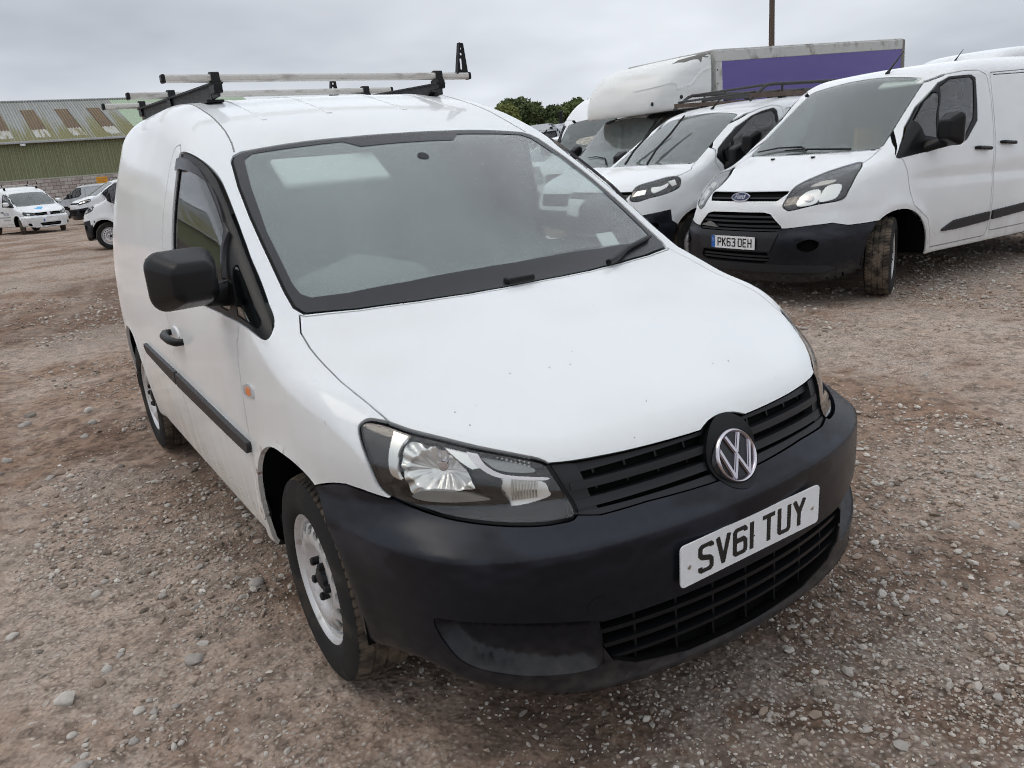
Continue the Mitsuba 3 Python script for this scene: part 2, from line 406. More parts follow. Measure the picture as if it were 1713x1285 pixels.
scene['logo_blue'] = principled((.10, .42, .74), .4)
scene['sign_grey'] = principled((.36, .38, .42), .5)
# ---------------------------------------------------------------- wheels
def tread_tyre(R, rr, w, n=216, tread=True):
    """Tyre with grooved tread; axis y, outer face at -y. Returns (sidewalls, tread band)."""
    h = w / 2
    side = [(rr + .004, -h * .80), (rr + .012, -h * .90), (rr + .03, -h * .985), (rr + .055, -h * 1.02), (R - .040, -h * .985), (R - .022, -h * .93), (R - .012, -h * .87)]
    a = lathe(side, 96); b = a.copy(); b.apply_transform(np.diag([1, -1, 1, 1])); 
    walls = cat(a, b, lathe([(rr + .004, -h * .8), (rr - .01, 0), (rr + .004, h * .8)], 48))
    ys = np.concatenate([[-h * .87], np.linspace(-h * .84, h * .84, 33), [h * .87]])
    th = np.arange(n * 2) * np.pi / n
    Y, A = np.meshgrid(ys, th, indexing='ij')
    u = Y / h
    r = R - .012 * np.abs(u / .87) ** 4.0
    if tread:
        g = np.zeros_like(r)
        for c in (-.42, -.02, .38): g = np.maximum(g, (np.abs(u - c) < .052) * 1.0)
        ph = (A * n / (2 * np.pi) / 3 + 1.2 * np.abs(u) + .35 * np.sign(u)) % 1.0
        g = np.maximum(g, ((ph < .22) & (np.abs(u) > .45)) * .8)
        ph2 = (A * n / (2 * np.pi) / 3 - 1.5 * u) % 1.0
        g = np.maximum(g, ((ph2 < .13) & (np.abs(u) <= .45)) * .5)
        r = r - .0075 * g
    v = np.stack([r * np.cos(A), Y, r * np.sin(A)], -1).reshape(-1, 3)
    m, k = len(ys), len(th)
    i, j = np.meshgrid(np.arange(m - 1), np.arange(k), indexing='ij'); jj = (j + 1) % k
    q = np.stack([i * k + j, i * k + jj, (i + 1) * k + jj, (i + 1) * k + j], -1).reshape(-1, 4)
    band = trimesh.Trimesh(v, np.vstack([q[:, [0, 1, 2]], q[:, [0, 2, 3]]]), process=False)
    return walls, band
def steel_rim(rr, w, holes=18, hr=.0140, hole_r=.1500, dish=.0):
    """Pressed steel rim, axis y, outer face at -y."""
    h = w / 2
    prof = [(rr - .002, h * .75), (rr - .012, h * .4), (rr - .03, 0), (rr - .022, -h * .45), (rr - .014, -h * .70), (rr + .006, -h * .78), (rr + .011, -h * .83), (rr + .008, -h * .87), (rr + .001, -h * .84), (rr - .012, -h * .66), (rr - .020, -h * .45), (rr - .026, -h * .20)]
    barrel = lathe(prof, 72)
    dp = [(rr - .020, -h * 0.49), (rr - .024, -h * 0.69), (rr - .036, -h * 0.78), (.126, -h * 0.87), (.110, -h * 0.84), (.096, -h * 0.72), (.085, -h * 0.63), (.060, -h * 0.63), (.050, -h * 0.67), (.0, -h * 0.67)]
    disc = lathe(dp + [(.0, -h * 0.59), (.060, -h * 0.55), (.088, -h * 0.57), (.100, -h * 0.65), (.112, -h * 0.75), (.126, -h * 0.79), (rr - .040, -h * 0.70), (rr - .030, -h * 0.61), (rr - .020, -h * 0.49)], 72)
    disc.merge_vertices(); 
    try:
        d = m3.Manifold(m3.Mesh(np.ascontiguousarray(disc.vertices, np.float32), np.ascontiguousarray(disc.faces, np.uint32)))
        if d.volume() < 0: d = m3.Manifold(m3.Mesh(np.ascontiguousarray(disc.vertices, np.float32), np.ascontiguousarray(disc.faces[:, ::-1], np.uint32)))
        cut = []
        for i in range(holes):
            c = m3.Manifold.cylinder(w, hr, hr, 10, True).scale((1.35, 1, 1)).rotate((90, 0, 0)).translate((0, 0, hole_r)).rotate((0, 360 / holes * i, 0))
            cut.append(c)
        d = d - m3.Manifold.batch_boolean(cut, m3.OpType.Add)
        disc = tmesh(d)
    except ZeroDivisionError:
        pass
    return cat(barrel, disc)
def hub_parts(rr, w, bolts=5):
    h = w / 2
    cap = lathe([(0, -h * .85), (.022, -h * .85), (.032, -h * .81), (.034, -h * .60)], 24)
    bc = []
    for i in range(bolts):
        a = 2 * math.pi * i / bolts + .3
        b = lathe([(0, -.022), (.009, -.022), (.0125, -.018), (.0125, .02)], 12); b.apply_translation((.056 * math.cos(a), -h * .67, .056 * math.sin(a))); bc.append(b)
    return cap, bc
_wheel_cache = {}
def wheel(v, x, y, z, R, rr, w, steer=0.0, left=False, spin=0.0, style='steel', tread=True):
    """Adds one wheel (tyre, tread, rim, caps) to the vehicle v."""
    ck = (R, rr, w, style, tread)
    if ck not in _wheel_cache:
        walls, band = tread_tyre(R, rr, w, tread=tread, n=216 if tread else 60)
        cap, bolts = hub_parts(rr, w)
        rim = steel_rim(rr, w) if style == 'steel' else steel_rim(rr, w, 8, .022, .125)
        _wheel_cache[ck] = [('tyre', mikit.ply(walls, 'tyre_rubber', 40)), ('tyre__tread', mikit.ply(band, 'tread_rubber', 25)), ('rim', mikit.ply(rim, 'rim_silver', 40)), ('rim__centre_cap', mikit.ply(cap, 'dark_plastic', 40))] + [('rim__bolt_cap', mikit.ply(b, 'black_plastic', 40)) for b in bolts]
    m = mat4(x, y, z, steer + (math.pi if left else 0)) @ mat4(pitch=spin)
    if v.M is not None: m = v.M @ m
    wk = key_for('wheel', v.key)
    for n, d in _wheel_cache[ck]:
        n2 = n.replace('tyre__tread', 'tread').replace('rim__', '')
        obj(n2, d, None, wk, M=m)
    return wk
def arch_liner(v, x, z, rx, rz, y0, y1, both=True):
    """Dark half-tunnel inside a wheel arch."""
    a = np.linspace(-.05, math.pi + .05, 28)
    ring = np.stack([x + rx * np.cos(a), 0 * a, z + rz * np.sin(a)], -1)
    A, B = ring + [0, y0, 0], ring + [0, y1, 0]; n = len(a)
    V = np.vstack([A, B, [[x, y1, z]]]); F = []
    for i in range(n - 1): F += [[i, i + 1, n + i + 1], [i, n + i + 1, n + i], [n + i, n + i + 1, 2 * n]]
    m = trimesh.Trimesh(V, F, process=False)
    v.put('arch_liner', m, 'void_black', both=both)

# lettering -----------------------------------------------------------------------------
GLYPH = {  # strokes on a 10 x 16 cell, width 2.2: the plain number-plate face
 'S': [[(9, 13), (9, 14.0), (7.6, 15), (2.6, 15), (1.1, 13.6), (1.1, 10.2), (2.4, 8.8), (7.6, 7.2), (8.9, 5.8), (8.9, 2.4), (7.4, 1), (2.6, 1), (1.1, 2.2), (1.1, 3.6)]],
 'V': [[(1, 15.6), (5, 1.2), (9, 15.6)]], '6': [[(8.9, 12.6), (8.9, 13.6), (7.5, 15), (2.6, 15), (1.1, 13.6), (1.1, 2.4), (2.6, 1), (7.4, 1), (8.9, 2.4), (8.9, 7), (7.4, 8.6), (1.4, 8.6)]],
 '1': [[(5, 15.6), (5, .4)]], 'T': [[(.4, 14.9), (9.6, 14.9)], [(5, 14.9), (5, .4)]], 'U': [[(1.1, 15.6), (1.1, 2.4), (2.6, 1), (7.4, 1), (8.9, 2.4), (8.9, 15.6)]],
 'Y': [[(.9, 15.6), (5, 8)], [(9.1, 15.6), (5, 8), (5, .4)]], 'P': [[(1.1, .4), (1.1, 14.9), (7.4, 14.9), (8.9, 13.4), (8.9, 9), (7.4, 7.6), (1.1, 7.6)]],
 'K': [[(1.1, .4), (1.1, 15.6)], [(9, 15.6), (2.0, 7.4)], [(3.6, 9.2), (9.2, .4)]], '3': [[(1.2, 13.2), (2.6, 15), (7.4, 15), (8.9, 13.6), (8.9, 9.8), (7.4, 8.4), (4, 8.4)], [(7.4, 8.4), (8.9, 7), (8.9, 2.4), (7.4, 1), (2.6, 1), (1.1, 2.6)]],
 'O': [[(2.6, 1), (7.4, 1), (8.9, 2.4), (8.9, 13.6), (7.4, 15), (2.6, 15), (1.1, 13.6), (1.1, 2.4), (2.6, 1)]], 'E': [[(9, 14.9), (1.1, 14.9), (1.1, 1.1), (9, 1.1)], [(1.1, 8.2), (8, 8.2)]],
 'H': [[(1.1, .4), (1.1, 15.6)], [(8.9, .4), (8.9, 15.6)], [(1.1, 8.2), (8.9, 8.2)]]}
def plate_letters(text, ch=.079, cw=.050, sp=.011, gap=.033):
    """Flat shapes of the characters, centred on the origin."""
    polys, x = [], 0
    for c in text:
        if c == ' ': x += gap - sp; continue
        wd = cw if c != '1' else .014
        ox = x - (0 if c != '1' else (cw - wd) / 2)
        for st in GLYPH[c]:
            l = LineString([(ox + px / 10 * cw, py / 16 * ch) for px, py in st]).buffer(.0068, cap_style=2, join_style=2 if c in 'VKYTEH1' else 1)
            polys.append(l)
        x += wd + sp
    u = unary_union(polys); u = u.intersection(Polygon([(-1, .001), (1, .001), (1, ch - .001), (-1, ch - .001)]))
    return affinity.translate(u, -(x - sp) / 2, -ch / 2)
def number_plate(v, text, m, blue=False, w=.52, h=.111, parent=None):
    """Plate lying in its own (x, y) plane, facing +z, placed by m."""
    k = key_for('number_plate', parent or v.key)
    mm = (v.M if v.M is not None else np.eye(4)) @ m
    body = plate_mesh(rpoly([(-w / 2, -h / 2), (w / 2, -h / 2), (w / 2, h / 2), (-w / 2, h / 2)], .012), .004)
    scene[k] = {**mikit.ply(body, 'plate_white', 30), 'to_world': T(mm.tolist())}
    L = plate_letters(text)
    if blue: L = affinity.translate(affinity.scale(L, .93, 1, origin=(0, 0)), .022, 0)
    lm = plate_mesh(L, .0012); lm.apply_translation((0, 0, .0042))
    obj('lettering', lm, 'letter_black', k, False, mm)
    if blue:
        b = plate_mesh(rpoly([(-w / 2 + .001, -h / 2 + .001), (-w / 2 + .045, -h / 2 + .001), (-w / 2 + .045, h / 2 - .001), (-w / 2 + .001, h / 2 - .001)], .008), .0006); b.apply_translation((0, 0, .0042))
        obj('blue_band', b, 'plate_blue', k, False, mm)
        st = cat(*[tm(trimesh.creation.cylinder(.0022, .001, sections=8), mat4(-w / 2 + .022 + .012 * math.cos(a), .018 + .012 * math.sin(a), .0052)) for a in np.arange(12) * math.pi / 6])
        obj('star_ring', st, 'plate_white', k, False, mm)
    else:
        for sx in (-1, 1):
            s = lathe([(.0, .0062), (.005, .0056), (.0065, .004), (.0065, .002)], 14, 'z'); s.apply_translation((sx * (w / 2 - .028), -.006, 0))
            obj('fixing_screw', s, 'aluminium', k, 30, mm)
    return k
def face_front(x, y, z, yaw=0, tilt=0):
    """Matrix that stands an (x, y) drawing upright facing forward (+x): drawing x -> +y, drawing y -> +z, normal -> +x."""
    B = np.array([[0, 0, 1, 0], [1, 0, 0, 0], [0, 1, 0, 0], [0, 0, 0, 1.0]])
    return mat4(x, y, z, yaw, tilt) @ B
def roundel(v, x, z, r, tilt, parent=None):
    """Chrome ring holding a V over a W on a black dish, facing forward."""
    m = face_front(x, 0, z, 0, tilt); mm = (v.M if v.M is not None else np.eye(4)) @ m
    k = key_for('badge', parent or v.key)
    dish = lathe([(0, .004), (r * .9, .004), (r * .98, -.002), (r * 1.10, -.010), (r * 1.13, -.03)], 48, 'z')
    scene[k] = {**mikit.ply(dish, 'gloss_black', 40), 'to_world': T(mm.tolist())}
    n = 64; a = np.arange(n) * 2 * np.pi / n
    ring = lathe([(r * .84, .004), (r * .86, .010), (r * .92, .013), (r * .985, .010), (r, .002)], 64, 'z')
    sw = r * .155
    Vp = LineString([(-.38 * r, .85 * r), (0, .10 * r), (.38 * r, .85 * r)]).buffer(sw / 2, cap_style=2, join_style=2, mitre_limit=4)
    Wp = LineString([(-.80 * r, .46 * r), (-.36 * r, -.72 * r), (0, .04 * r), (.36 * r, -.72 * r), (.80 * r, .46 * r)]).buffer(sw / 2, cap_style=2, join_style=2, mitre_limit=3)
    disc = Point(0, 0).buffer(r * .87)
    gapline = Polygon([(-r, .065 * r), (r, .065 * r), (r, .10 * r), (-r, .10 * r)])
    Vp = Vp.intersection(disc); Wp = Wp.intersection(disc)
    both = unary_union([Vp, Wp])
    def domed(p, h):
        base = plate_mesh(p, h * .5); top = plate_mesh(p.buffer(-sw * .16), h * .5); top.apply_translation((0, 0, h * .5)); return cat(base, top)
    lm = domed(Vp.difference(Polygon([(-.09*r,.09*r),(.09*r,.09*r),(0,-.02*r)])), .009); wm = domed(Wp, .0085)
    for q in (lm, wm): q.apply_translation((0, 0, .003))
    obj('ring', ring, 'chrome', k, 60, mm); obj('letters', cat(lm, wm), 'chrome', k, False, mm)
    return k
def mirror_housing(w, h, d, r=.04):
    pts = [(-w / 2, -h / 2), (w / 2, -h / 2), (w / 2, h / 2), (-w / 2, h / 2)]
    s = []
    for (px, pz) in pts:
        s.append(m3.Manifold.sphere(r, 20).translate((0, px - np.sign(px) * r, pz - np.sign(pz) * r)))
        s.append(m3.Manifold.sphere(r * .75, 20).translate((d, (px - np.sign(px) * r) * .62, (pz - np.sign(pz) * r) * .62)))
    return tmesh(m3.Manifold.batch_hull(s))

# ---------------------------------------------------------------- the white van in front
def caddy_body():
    zs = [.10, .30, .45, .70, .95, 1.10, 1.30, 1.50, 1.65, 1.85]
    rows={-3.6:[.75,.78,.79,.795,.78,.76,.715,.66,.61,.55],
          -3.0:[.80,.838,.855,.866,.857,.842,.803,.745,.69,.62],
          -2.6:[.825,.86,.876,.887,.881,.870,.838,.79,.74,.67],
          -1.4:[.83,.866,.884,.897,.893,.880,.852,.805,.755,.68],
          -0.6:[.83,.866,.884,.896,.888,.868,.825,.772,.725,.65],
          0.0:[.83,.862,.878,.888,.875,.845,.79,.735,.69,.62],
          0.4:[.82,.855,.870,.878,.862,.83,.77,.71,.66,.6],
          0.9:[.80,.830,.842,.842,.815,.79,.73,.67,.62,.56]}
    top=[(.97,.70),(.85,.775),(.8,.80),(.7,.845),(.5,.905),(.3,.965),(.1,1.03),(.0,1.068),(-.1,1.128),(-.3,1.262),(-.5,1.388),(-.669,1.486),(-.8,1.556),(-.9,1.603),(-1.1,1.682),(-1.3,1.738),(-1.6,1.795),(-2.,1.818),(-2.6,1.82),(-3.2,1.79),(-3.6,1.75)]
    crown=[(1,.24),(.75,.2),(.65,.158),(.53,.13),(.4,.11),(.3,.085),(.2,.065),(.1,.045),(0,.03),(-.1,.025),(-.8,.025),(-1.5,.035),(-3.6,.04)]
    shift=[(1,0),(.3,.0),(.0,.2),(-.8,.2),(-1.2,.15),(-1.8,0),(-3.6,0)]
    front=[(.1,.80),(.15,.845),(.2,.880),(.235,.892),(.255,.884),(.28,.882),(.3,.884),(.4,.882),(.5,.886),(.58,.886),(.604,.885),(.622,.864),(.64,.848),(.66,.831),(.70,.818),(.78,.815),(.85,.80),(1.0,.72)]
    def plan(y,z):
        t=np.clip((z-.60)/.1,0,1); t=t*t*(3-2*t)
        return .262*y**2+.45*y**6+t*.15*(np.sqrt((y-.45)**2+.04**2)+(y-.45)-.006)
    rear=[(0,-3.5),(.5,-3.54),(1.0,-3.53),(1.4,-3.46),(1.8,-3.36)]
    low=[(1,.195),(.85,.21),(.7,.265),(.55,.31),(.3,.285),(-3.,.285),(-3.6,.27)]
    redge=[(1,.10),(.65,.10),(.5,.05),(.4,.045),(.2,.055),(0.05,.055),(-.3,.05),(-.8,.05),(-1.3,.09),(-2,.125),(-3.6,.135)]
    rfront=[(0,.14),(.6,.14),(.8,.08),(1.2,.08)]
    def bumps(x,z):
        r0=np.hypot(x,z-.31); r1=np.hypot(x+2.682,z-.31)
        return .012*np.exp(-((np.minimum(r0,r1)-.385)/.05)**2)
    return Body(zs,rows,top,crown,shift,front,plan,rear,low,redge,rfront,.12,bumps)

def build_caddy():
    key = thing('white_van', 'large white panel van in front with black bumper, ladder rack and SV61 TUY plate', 'van')
    v = Van(key, caddy_body(), .0148)
    P3 = lambda pts, phi: [(float(np.dot(chart(phi)[0], (p[0], p[1], 0))), p[2]) for p in pts]
    # windscreen
    half = [(-.885, .615), (-.872, .645), (-.843, .663), (-.694, .694), (-.547, .714), (-.426, .725), (-.32, .732), (-.229, .738), (-.171, .738), (-.138, .722), (-.085, .578), (-.040, .40), (-.012, .24), (-.002, .12), (0, 0)]
    top = [(-.872, .40), (-.856, .2), (-.85, 0)]
    ring = half + [(x, -y) for x, y in half[::-1][1:]] + [(x, -y) for x, y in top[:-1]] + top[::-1]
    ws = Polygon(ring).buffer(0)
    ih = [(-.862, .585), (-.838, .622), (-.677, .660), (-.463, .695), (-.25, .708), (-.205, .702), (-.180, .68), (-.150, .58), (-.118, .387), (-.098, .15), (-.092, 0)]
    it = [(-.842, .39), (-.832, .25), (-.780, .20), (-.778, 0)]
    iring = ih + [(x, -y) for x, y in ih[::-1][1:]] + [(x, -y) for x, y in it[:-1]] + it[::-1]
    inner = Polygon(iring).buffer(0).buffer(-.012).buffer(.012)
    v.cut('windscreen', 'top', ws, .95, 1.75, 'misted_glass', gap=.012, off=-.003, depth=0)
    wk = key + '__windscreen'
    v.patch('border', 'top', ws.buffer(-.004).difference(inner), .95, 1.75, 'frit_black', -.0005, parent=wk)
    v.patch('seal', 'top', ws.buffer(.014).difference(ws.buffer(-.01)), .95, 1.75, 'rubber', -.009)
    # headlights
    lamp3 = [(.363, -.798, .862), (.360, -.789, .871), (.366, -.774, .877), (.390, -.753, .873), (.415, -.733, .866), (.454, -.706, .854), (.510, -.664, .840), (.584, -.606, .820), (.654, -.540, .800), (.695, -.494, .783), (.718, -.486, .758), (.740, -.471, .713), (.764, -.462, .662), (.750, -.507, .654), (.720, -.562, .655), (.662, -.635, .662), (.589, -.700, .673), (.515, -.748, .690), (.469, -.777, .705), (.444, -.792, .719), (.431, -.801, .742), (.411, -.808, .798), (.385, -.806, .835)]
    lp = smoothpoly(P3(lamp3, 50), 4)
    ks, lsh = v.cut('headlight', 50, lp, .55, 1.2, 'lens_clear', gap=.009, off=-.002, depth=0, both=True)
    def in_lamp(name, pts, off, mat, depth=.012, phi=50):
        pl = smoothpoly(P3(pts, phi), 4) if len(pts) > 5 else Polygon(P3(pts, phi))
        v.patch(name, phi, pl.intersection(lp.buffer(-.004)), .55, 1.2, mat, off, depth, True, ks)
    v.patch('housing', 50, lp, .55, 1.2, 'dark_plastic', -.10, -.095, True, ks)
    in_lamp('side_shade', [(.363, -.798, .862), (.366, -.774, .877), (.421, -.732, .866), (.444, -.769, .82), (.455, -.781, .785), (.463, -.785, .740), (.431, -.803, .742), (.411, -.808, .798), (.385, -.806, .835)], -.016, 'dark_plastic')
    in_lamp('chrome_band', [(.421, -.732, .864), (.452, -.713, .855), (.459, -.741, .833), (.467, -.76, .807), (.478, -.77, .761), (.483, -.767, .748), (.463, -.781, .76), (.455, -.781, .785), (.444, -.769, .82), (.427, -.744, .854)], -.014, 'reflector')
    in_lamp('reflector_plate', [(.499, -.757, .704), (.513, -.746, .716), (.545, -.718, .722), (.591, -.675, .720), (.624, -.641, .712), (.643, -.622, .702), (.579, -.69, .697), (.522, -.739, .698)], -.024, 'lamp_grey')
    in_lamp('divider', [(.612, -.63, .781), (.630, -.612, .776), (.658, -.592, .749), (.660, -.596, .724), (.676, -.583, .690), (.655, -.61, .700), (.630, -.636, .722), (.617, -.641, .752)], -.022, 'black_plastic', .02)
    in_lamp('chrome_upper', [(.519, -.663, .838), (.566, -.625, .826), (.617, -.62, .785), (.606, -.639, .781), (.568, -.654, .808)], -.024, 'reflector')
    in_lamp('trim_line', [(.566, -.625, .826), (.582, -.609, .823), (.621, -.607, .790), (.652, -.585, .767), (.684, -.546, .757), (.716, -.497, .749), (.711, -.505, .743), (.677, -.558, .750), (.646, -.597, .760), (.612, -.62, .785)], -.018, 'chrome', .006)
    in_lamp('indicator', [(.588, -.603, .818), (.611, -.582, .812), (.678, -.524, .785), (.694, -.518, .766), (.67, -.556, .768), (.643, -.588, .778), (.622, -.600, .795)], -.034, 'lamp_grey')
    in_lamp('side_lamp', [(.654, -.592, .752), (.678, -.562, .747), (.712, -.510, .738), (.724, -.502, .714), (.724, -.507, .699), (.676, -.585, .691), (.666, -.591, .714), (.656, -.599, .733)], -.036, 'reflector')
    for i in range(9):
        t = i / 8
        a = np.array([.674 + .034 * t, -.572 + .046 * t, .744 - .004 * t]); b2 = np.array([.680 + .030 * t, -.578 + .046 * t, .696 + .004 * t])
        tu = tube([a - [.022, -.016, 0], (a + b2) / 2 - [.018, -.012, 0], b2 - [.022, -.016, 0]], .0024, 6)
        k1, k2 = v.put('lens_rib', tu, 'aluminium', ks[0]), None
        mm_ = tu.copy(); mm_.apply_transform(FLIP); v.put('lens_rib', mm_, 'aluminium', ks[1])
    for r_ in range(3):
        for i in range(8):
            t = i / 7
            p = np.array([.622 + .055 * t, -.574 + .050 * t, .806 - .022 * t - .009 * r_]) - [.018, -.014, 0]
            cu = trimesh.creation.icosphere(1, .0032); cu.apply_translation(p)
            if i == 0 and r_ == 0: cr = []
            cr.append(cu)
    cr = cat(*cr); v.put('crystal', cr, 'reflector', ks[0], False); cr2 = cr.copy(); cr2.apply_transform(FLIP); v.put('crystal', cr2, 'reflector', ks[1], False)
    mr = smoothpoly(P3([(.484, -.764, .748), (.476, -.763, .787), (.466, -.745, .822), (.458, -.712, .850), (.511, -.663, .838), (.572, -.650, .802), (.612, -.648, .745), (.617, -.646, .728), (.590, -.680, .722), (.530, -.735, .708), (.498, -.758, .712)], 50), 4).intersection(lp.buffer(-.006))
    tc, oc = chart(50); bc = np.array([.545, -.690, .775]); bs = float(np.dot(tc, bc))
    def bowl_dent(w, n):
        r = np.hypot((w @ tc - bs) / .085, (w[:, 2] - bc[2]) / .062)
        ang = np.arctan2(w[:, 2] - bc[2], w @ tc - bs)
        rib = .0035 * np.sin(ang * 16) * np.clip(r * 1.6 - .5, 0, 1)
        return w - n * (.030 + .050 * np.clip(1 - r * r, 0, 1) + rib)[:, None], n
    fine = v.sheet((v.whole ^ prism(50, mr, .55, 1.2)).refine_to_length(.005), .006)
    bulb = cat(lathe([(0, .012), (.006, .010), (.009, .004), (.009, -.04)], 16, 'x'), lathe([(.010, -.02), (.015, -.028), (.018, -.05)], 16, 'x'), lathe([(.0, .018), (.012, .017), (.013, .013)], 16, 'x'))
    bp3 = v.b.onto(np.array([bc]) + oc * .3, oc)[0] - oc * .052
    for kk, mir in ((ks[0], False), (ks[1], True)):
        V, F, N = v.slab(*fine, 0, 0, mir, bowl_dent)
        v.put('reflector_bowl', trimesh.Trimesh(V, F, process=False), 'reflector', kk, 50)
        v.put('bulb', tm(bulb, (FLIP if mir else np.eye(4)) @ mat4(*bp3, -math.radians(35))), 'chrome', kk, 60)
    # grille
    gl = [(.497, .780), (.489, .755), (.473, .713), (.464, .662), (.41, .653), (.285, .655), (.109, .650), (0, .648)]
    gtop = [(.452, .778), (.30, .775), (.126, .774), (.082, .774), (.066, .781), (.045, .788), (.02, .792), (0, .793)]
    gp = Polygon([(-y, z) for y, z in gl] + [(y, z) for y, z in gl[::-1][1:]] + gtop[:-1] + [(-y, z) for y, z in gtop[::-1]]).buffer(0)
    v.cut('grille', 0, gp, .5, 1.0, 'void_black', gap=.003, off=-.045, depth=-.045)
    # bonnet
    bh = [(-.125, .724), (-.139, .737), (-.069, .764), (.01, .770), (.119, .771), (.213, .770), (.274, .762), (.326, .75), (.409, .731), (.471, .692), (.52, .67), (1.2, .67), (1.2, 0)]
    br = [(-.073, .578), (-.028, .40), (.000, .24), (.010, .12), (.012, 0)]
    bon = Polygon(bh + [(x, -y) for x, y in bh[::-1][1:]] + [(x, -y) for x, y in br[:-1]] + br[::-1]).buffer(0)
    v.cut('bonnet', 'top', bon, .745, 1.2, 'white_paint', gap=.005, depth=.02)
    gk = key + '__grille'
    def slat(y0, y1, z0, z1, off, name='slat', h=.013, parent=gk):
        n = 15; ys = np.linspace(y0, y1, n)
        q = [(y, z0(y) + h) for y in ys] + [(y, z0(y) - h) for y in ys[::-1]]
        return v.patch(name, 0, Polygon(q).intersection(gp.buffer(-.002)), .5, 1.0, 'dark_plastic', off, .03, parent=parent)
    for f0 in (lambda y: .728 - .03 * y * y, lambda y: .688 - .03 * y * y):
        slat(-.455, -.055, f0, None, -.006, h=.0095); slat(.055, .455, f0, None, -.006, h=.0095)
    slat(-.475, -.055, lambda y: .659 + 0 * y, None, -.004, 'lower_rail', h=.008); slat(.055, .475, lambda y: .659 + 0 * y, None, -.004, 'lower_rail', h=.010)
    slat(-.475, .475, lambda y: .775 - .06 * y * y, None, -.022, 'upper_rail', h=.012)
    for sy in (-1, 1):
        v.patch('end_panel', 0, Polygon([(sy * .494, .79), (sy * .487, .758), (sy * .464, .662), (sy * .40, .655), (sy * .415, .70), (sy * .428, .772)]).intersection(gp.buffer(-.002)), .5, 1., 'dark_plastic', -.010, .03, parent=gk)
        for yy in (.12, .21, .30, .385):
            for za, zb_ in ((.702, .714), (.742, .764)):
                v.patch('upright', 0, Polygon([(sy * (yy - .003), za), (sy * (yy + .003), za), (sy * (yy + .003), zb_), (sy * (yy - .003), zb_)]), .5, 1., 'black_plastic', -.034, .01, parent=gk)
    cr_ = v.patch('badge_shroud', 0, Point(0, .705).buffer(.088).intersection(Polygon([(-.2, .60), (.2, .60), (.2, .815), (-.2, .815)])), .5, 1.0, 'black_plastic', .004, .03, parent=gk)
    roundel(v, .827, .693, .070, -.36)
    # lower grille and blanks
    lg = [(.455, .407), (.354, .408), (.243, .409), (.056, .412), (0, .412)]
    lb = [(.452, .34), (.43, .298), (.368, .270), (.22, .252), (0, .250)]
    lgp = Polygon([(-y, z) for y, z in lg] + [(y, z) for y, z in lg[::-1][1:]] + lb[:-1] + [(-y, z) for y, z in lb[::-1]]).buffer(0)
    v.cut('lower_grille', 0, lgp, .5, 1.1, 'void_black', gap=.002, off=-.05, depth=-.048)
    lk = key + '__lower_grille'
    for zc in (.374, .335, .297):
        n = 17; ys = np.linspace(-.46, .46, n)
        q = Polygon([(y, zc + .0055) for y in ys] + [(y, zc - .0055) for y in ys[::-1]]).intersection(lgp.buffer(-.002))
        v.patch('slat', 0, q, .5, 1.1, 'black_plastic', -.010, .035, parent=lk)
    for yy in np.linspace(-.36, .36, 7):
        v.patch('upright', 0, Polygon([(yy - .0035, .2), (yy + .0035, .2), (yy + .0035, .42), (yy - .0035, .42)]).intersection(lgp.buffer(-.002)), .5, 1.1, 'black_plastic', -.020, .025, parent=lk)
    fog3 = [(.613, -.779, .441), (.642, -.762, .456), (.749, -.643, .446), (.824, -.468, .416), (.828, -.462, .382), (.830, -.455, .325), (.822, -.466, .286), (.789, -.567, .290), (.74, -.658, .308), (.672, -.737, .338), (.632, -.765, .385)]
    fp_ = smoothpoly(P3(fog3, 35), 4)
    def fog_dent(w, n):
        t, o = chart(35); s = w @ t; z = w[:, 2]
        d = np.array([fp_.exterior.distance(Point(a, b)) for a, b in zip(s, z)])
        k = np.clip(d / .03, 0, 1); k = k * k * (3 - 2 * k)
        s0, s1 = s.min(), s.max(); u = (s - s0) / (s1 - s0)
        return w - n * (.004 + .042 * k * np.clip(1.25 - .8 * u, 0.15, 1))[:, None], n
    _, fs = v.cut('bumper_blank', 35, fp_, .5, 1.2, None, gap=0, both=True)
    for mir in (False, True):
        V, F, N = v.slab(*fs, 0, 0, mir, fog_dent)
        tmf = trimesh.Trimesh(V, F, process=False); v.put('bumper_blank', tmf, 'bumper_plastic', smooth=60)
    # wheel arches
    def arch(x, sx=.352, top=.728):
        a = np.linspace(0, math.pi, 40)
        return Polygon([(x + sx * np.sign(math.cos(t)) * abs(math.cos(t)) ** .85, .31 + (top - .31) * abs(math.sin(t)) ** .92) for t in a] + [(x - sx, 0), (x + sx, 0)]).buffer(0)
    for x in (0.0, -2.682):
        v.cut('arch', 90, arch(x), .45, 1.1, None, gap=0, both=True)
        arch_liner(v, x, .31, .375, .435, -.86, -.50)
    v.whole2 = v.rest
    # bumper
    bp_ = Polygon([(.10, .655), (.19, .680), (.206, .687), (.274, .707), (.324, .716), (.378, .713), (.45, .703), (1.2, .700), (1.2, .05), (.10, .05)])
    v.cut('bumper', 90, bp_, -1.2, 1.2, 'bumper_plastic', gap=.005, off=.002, depth=.02)
    bk = key + '__bumper'
    v.patch('tow_eye_cover', 0, Point(-.462, .452).buffer(.024), .5, 1.1, 'bumper_plastic', .0035, .004, parent=bk)
    number_plate(v, 'SV61 TUY', face_front(.884, .003, .497, 0, .02))
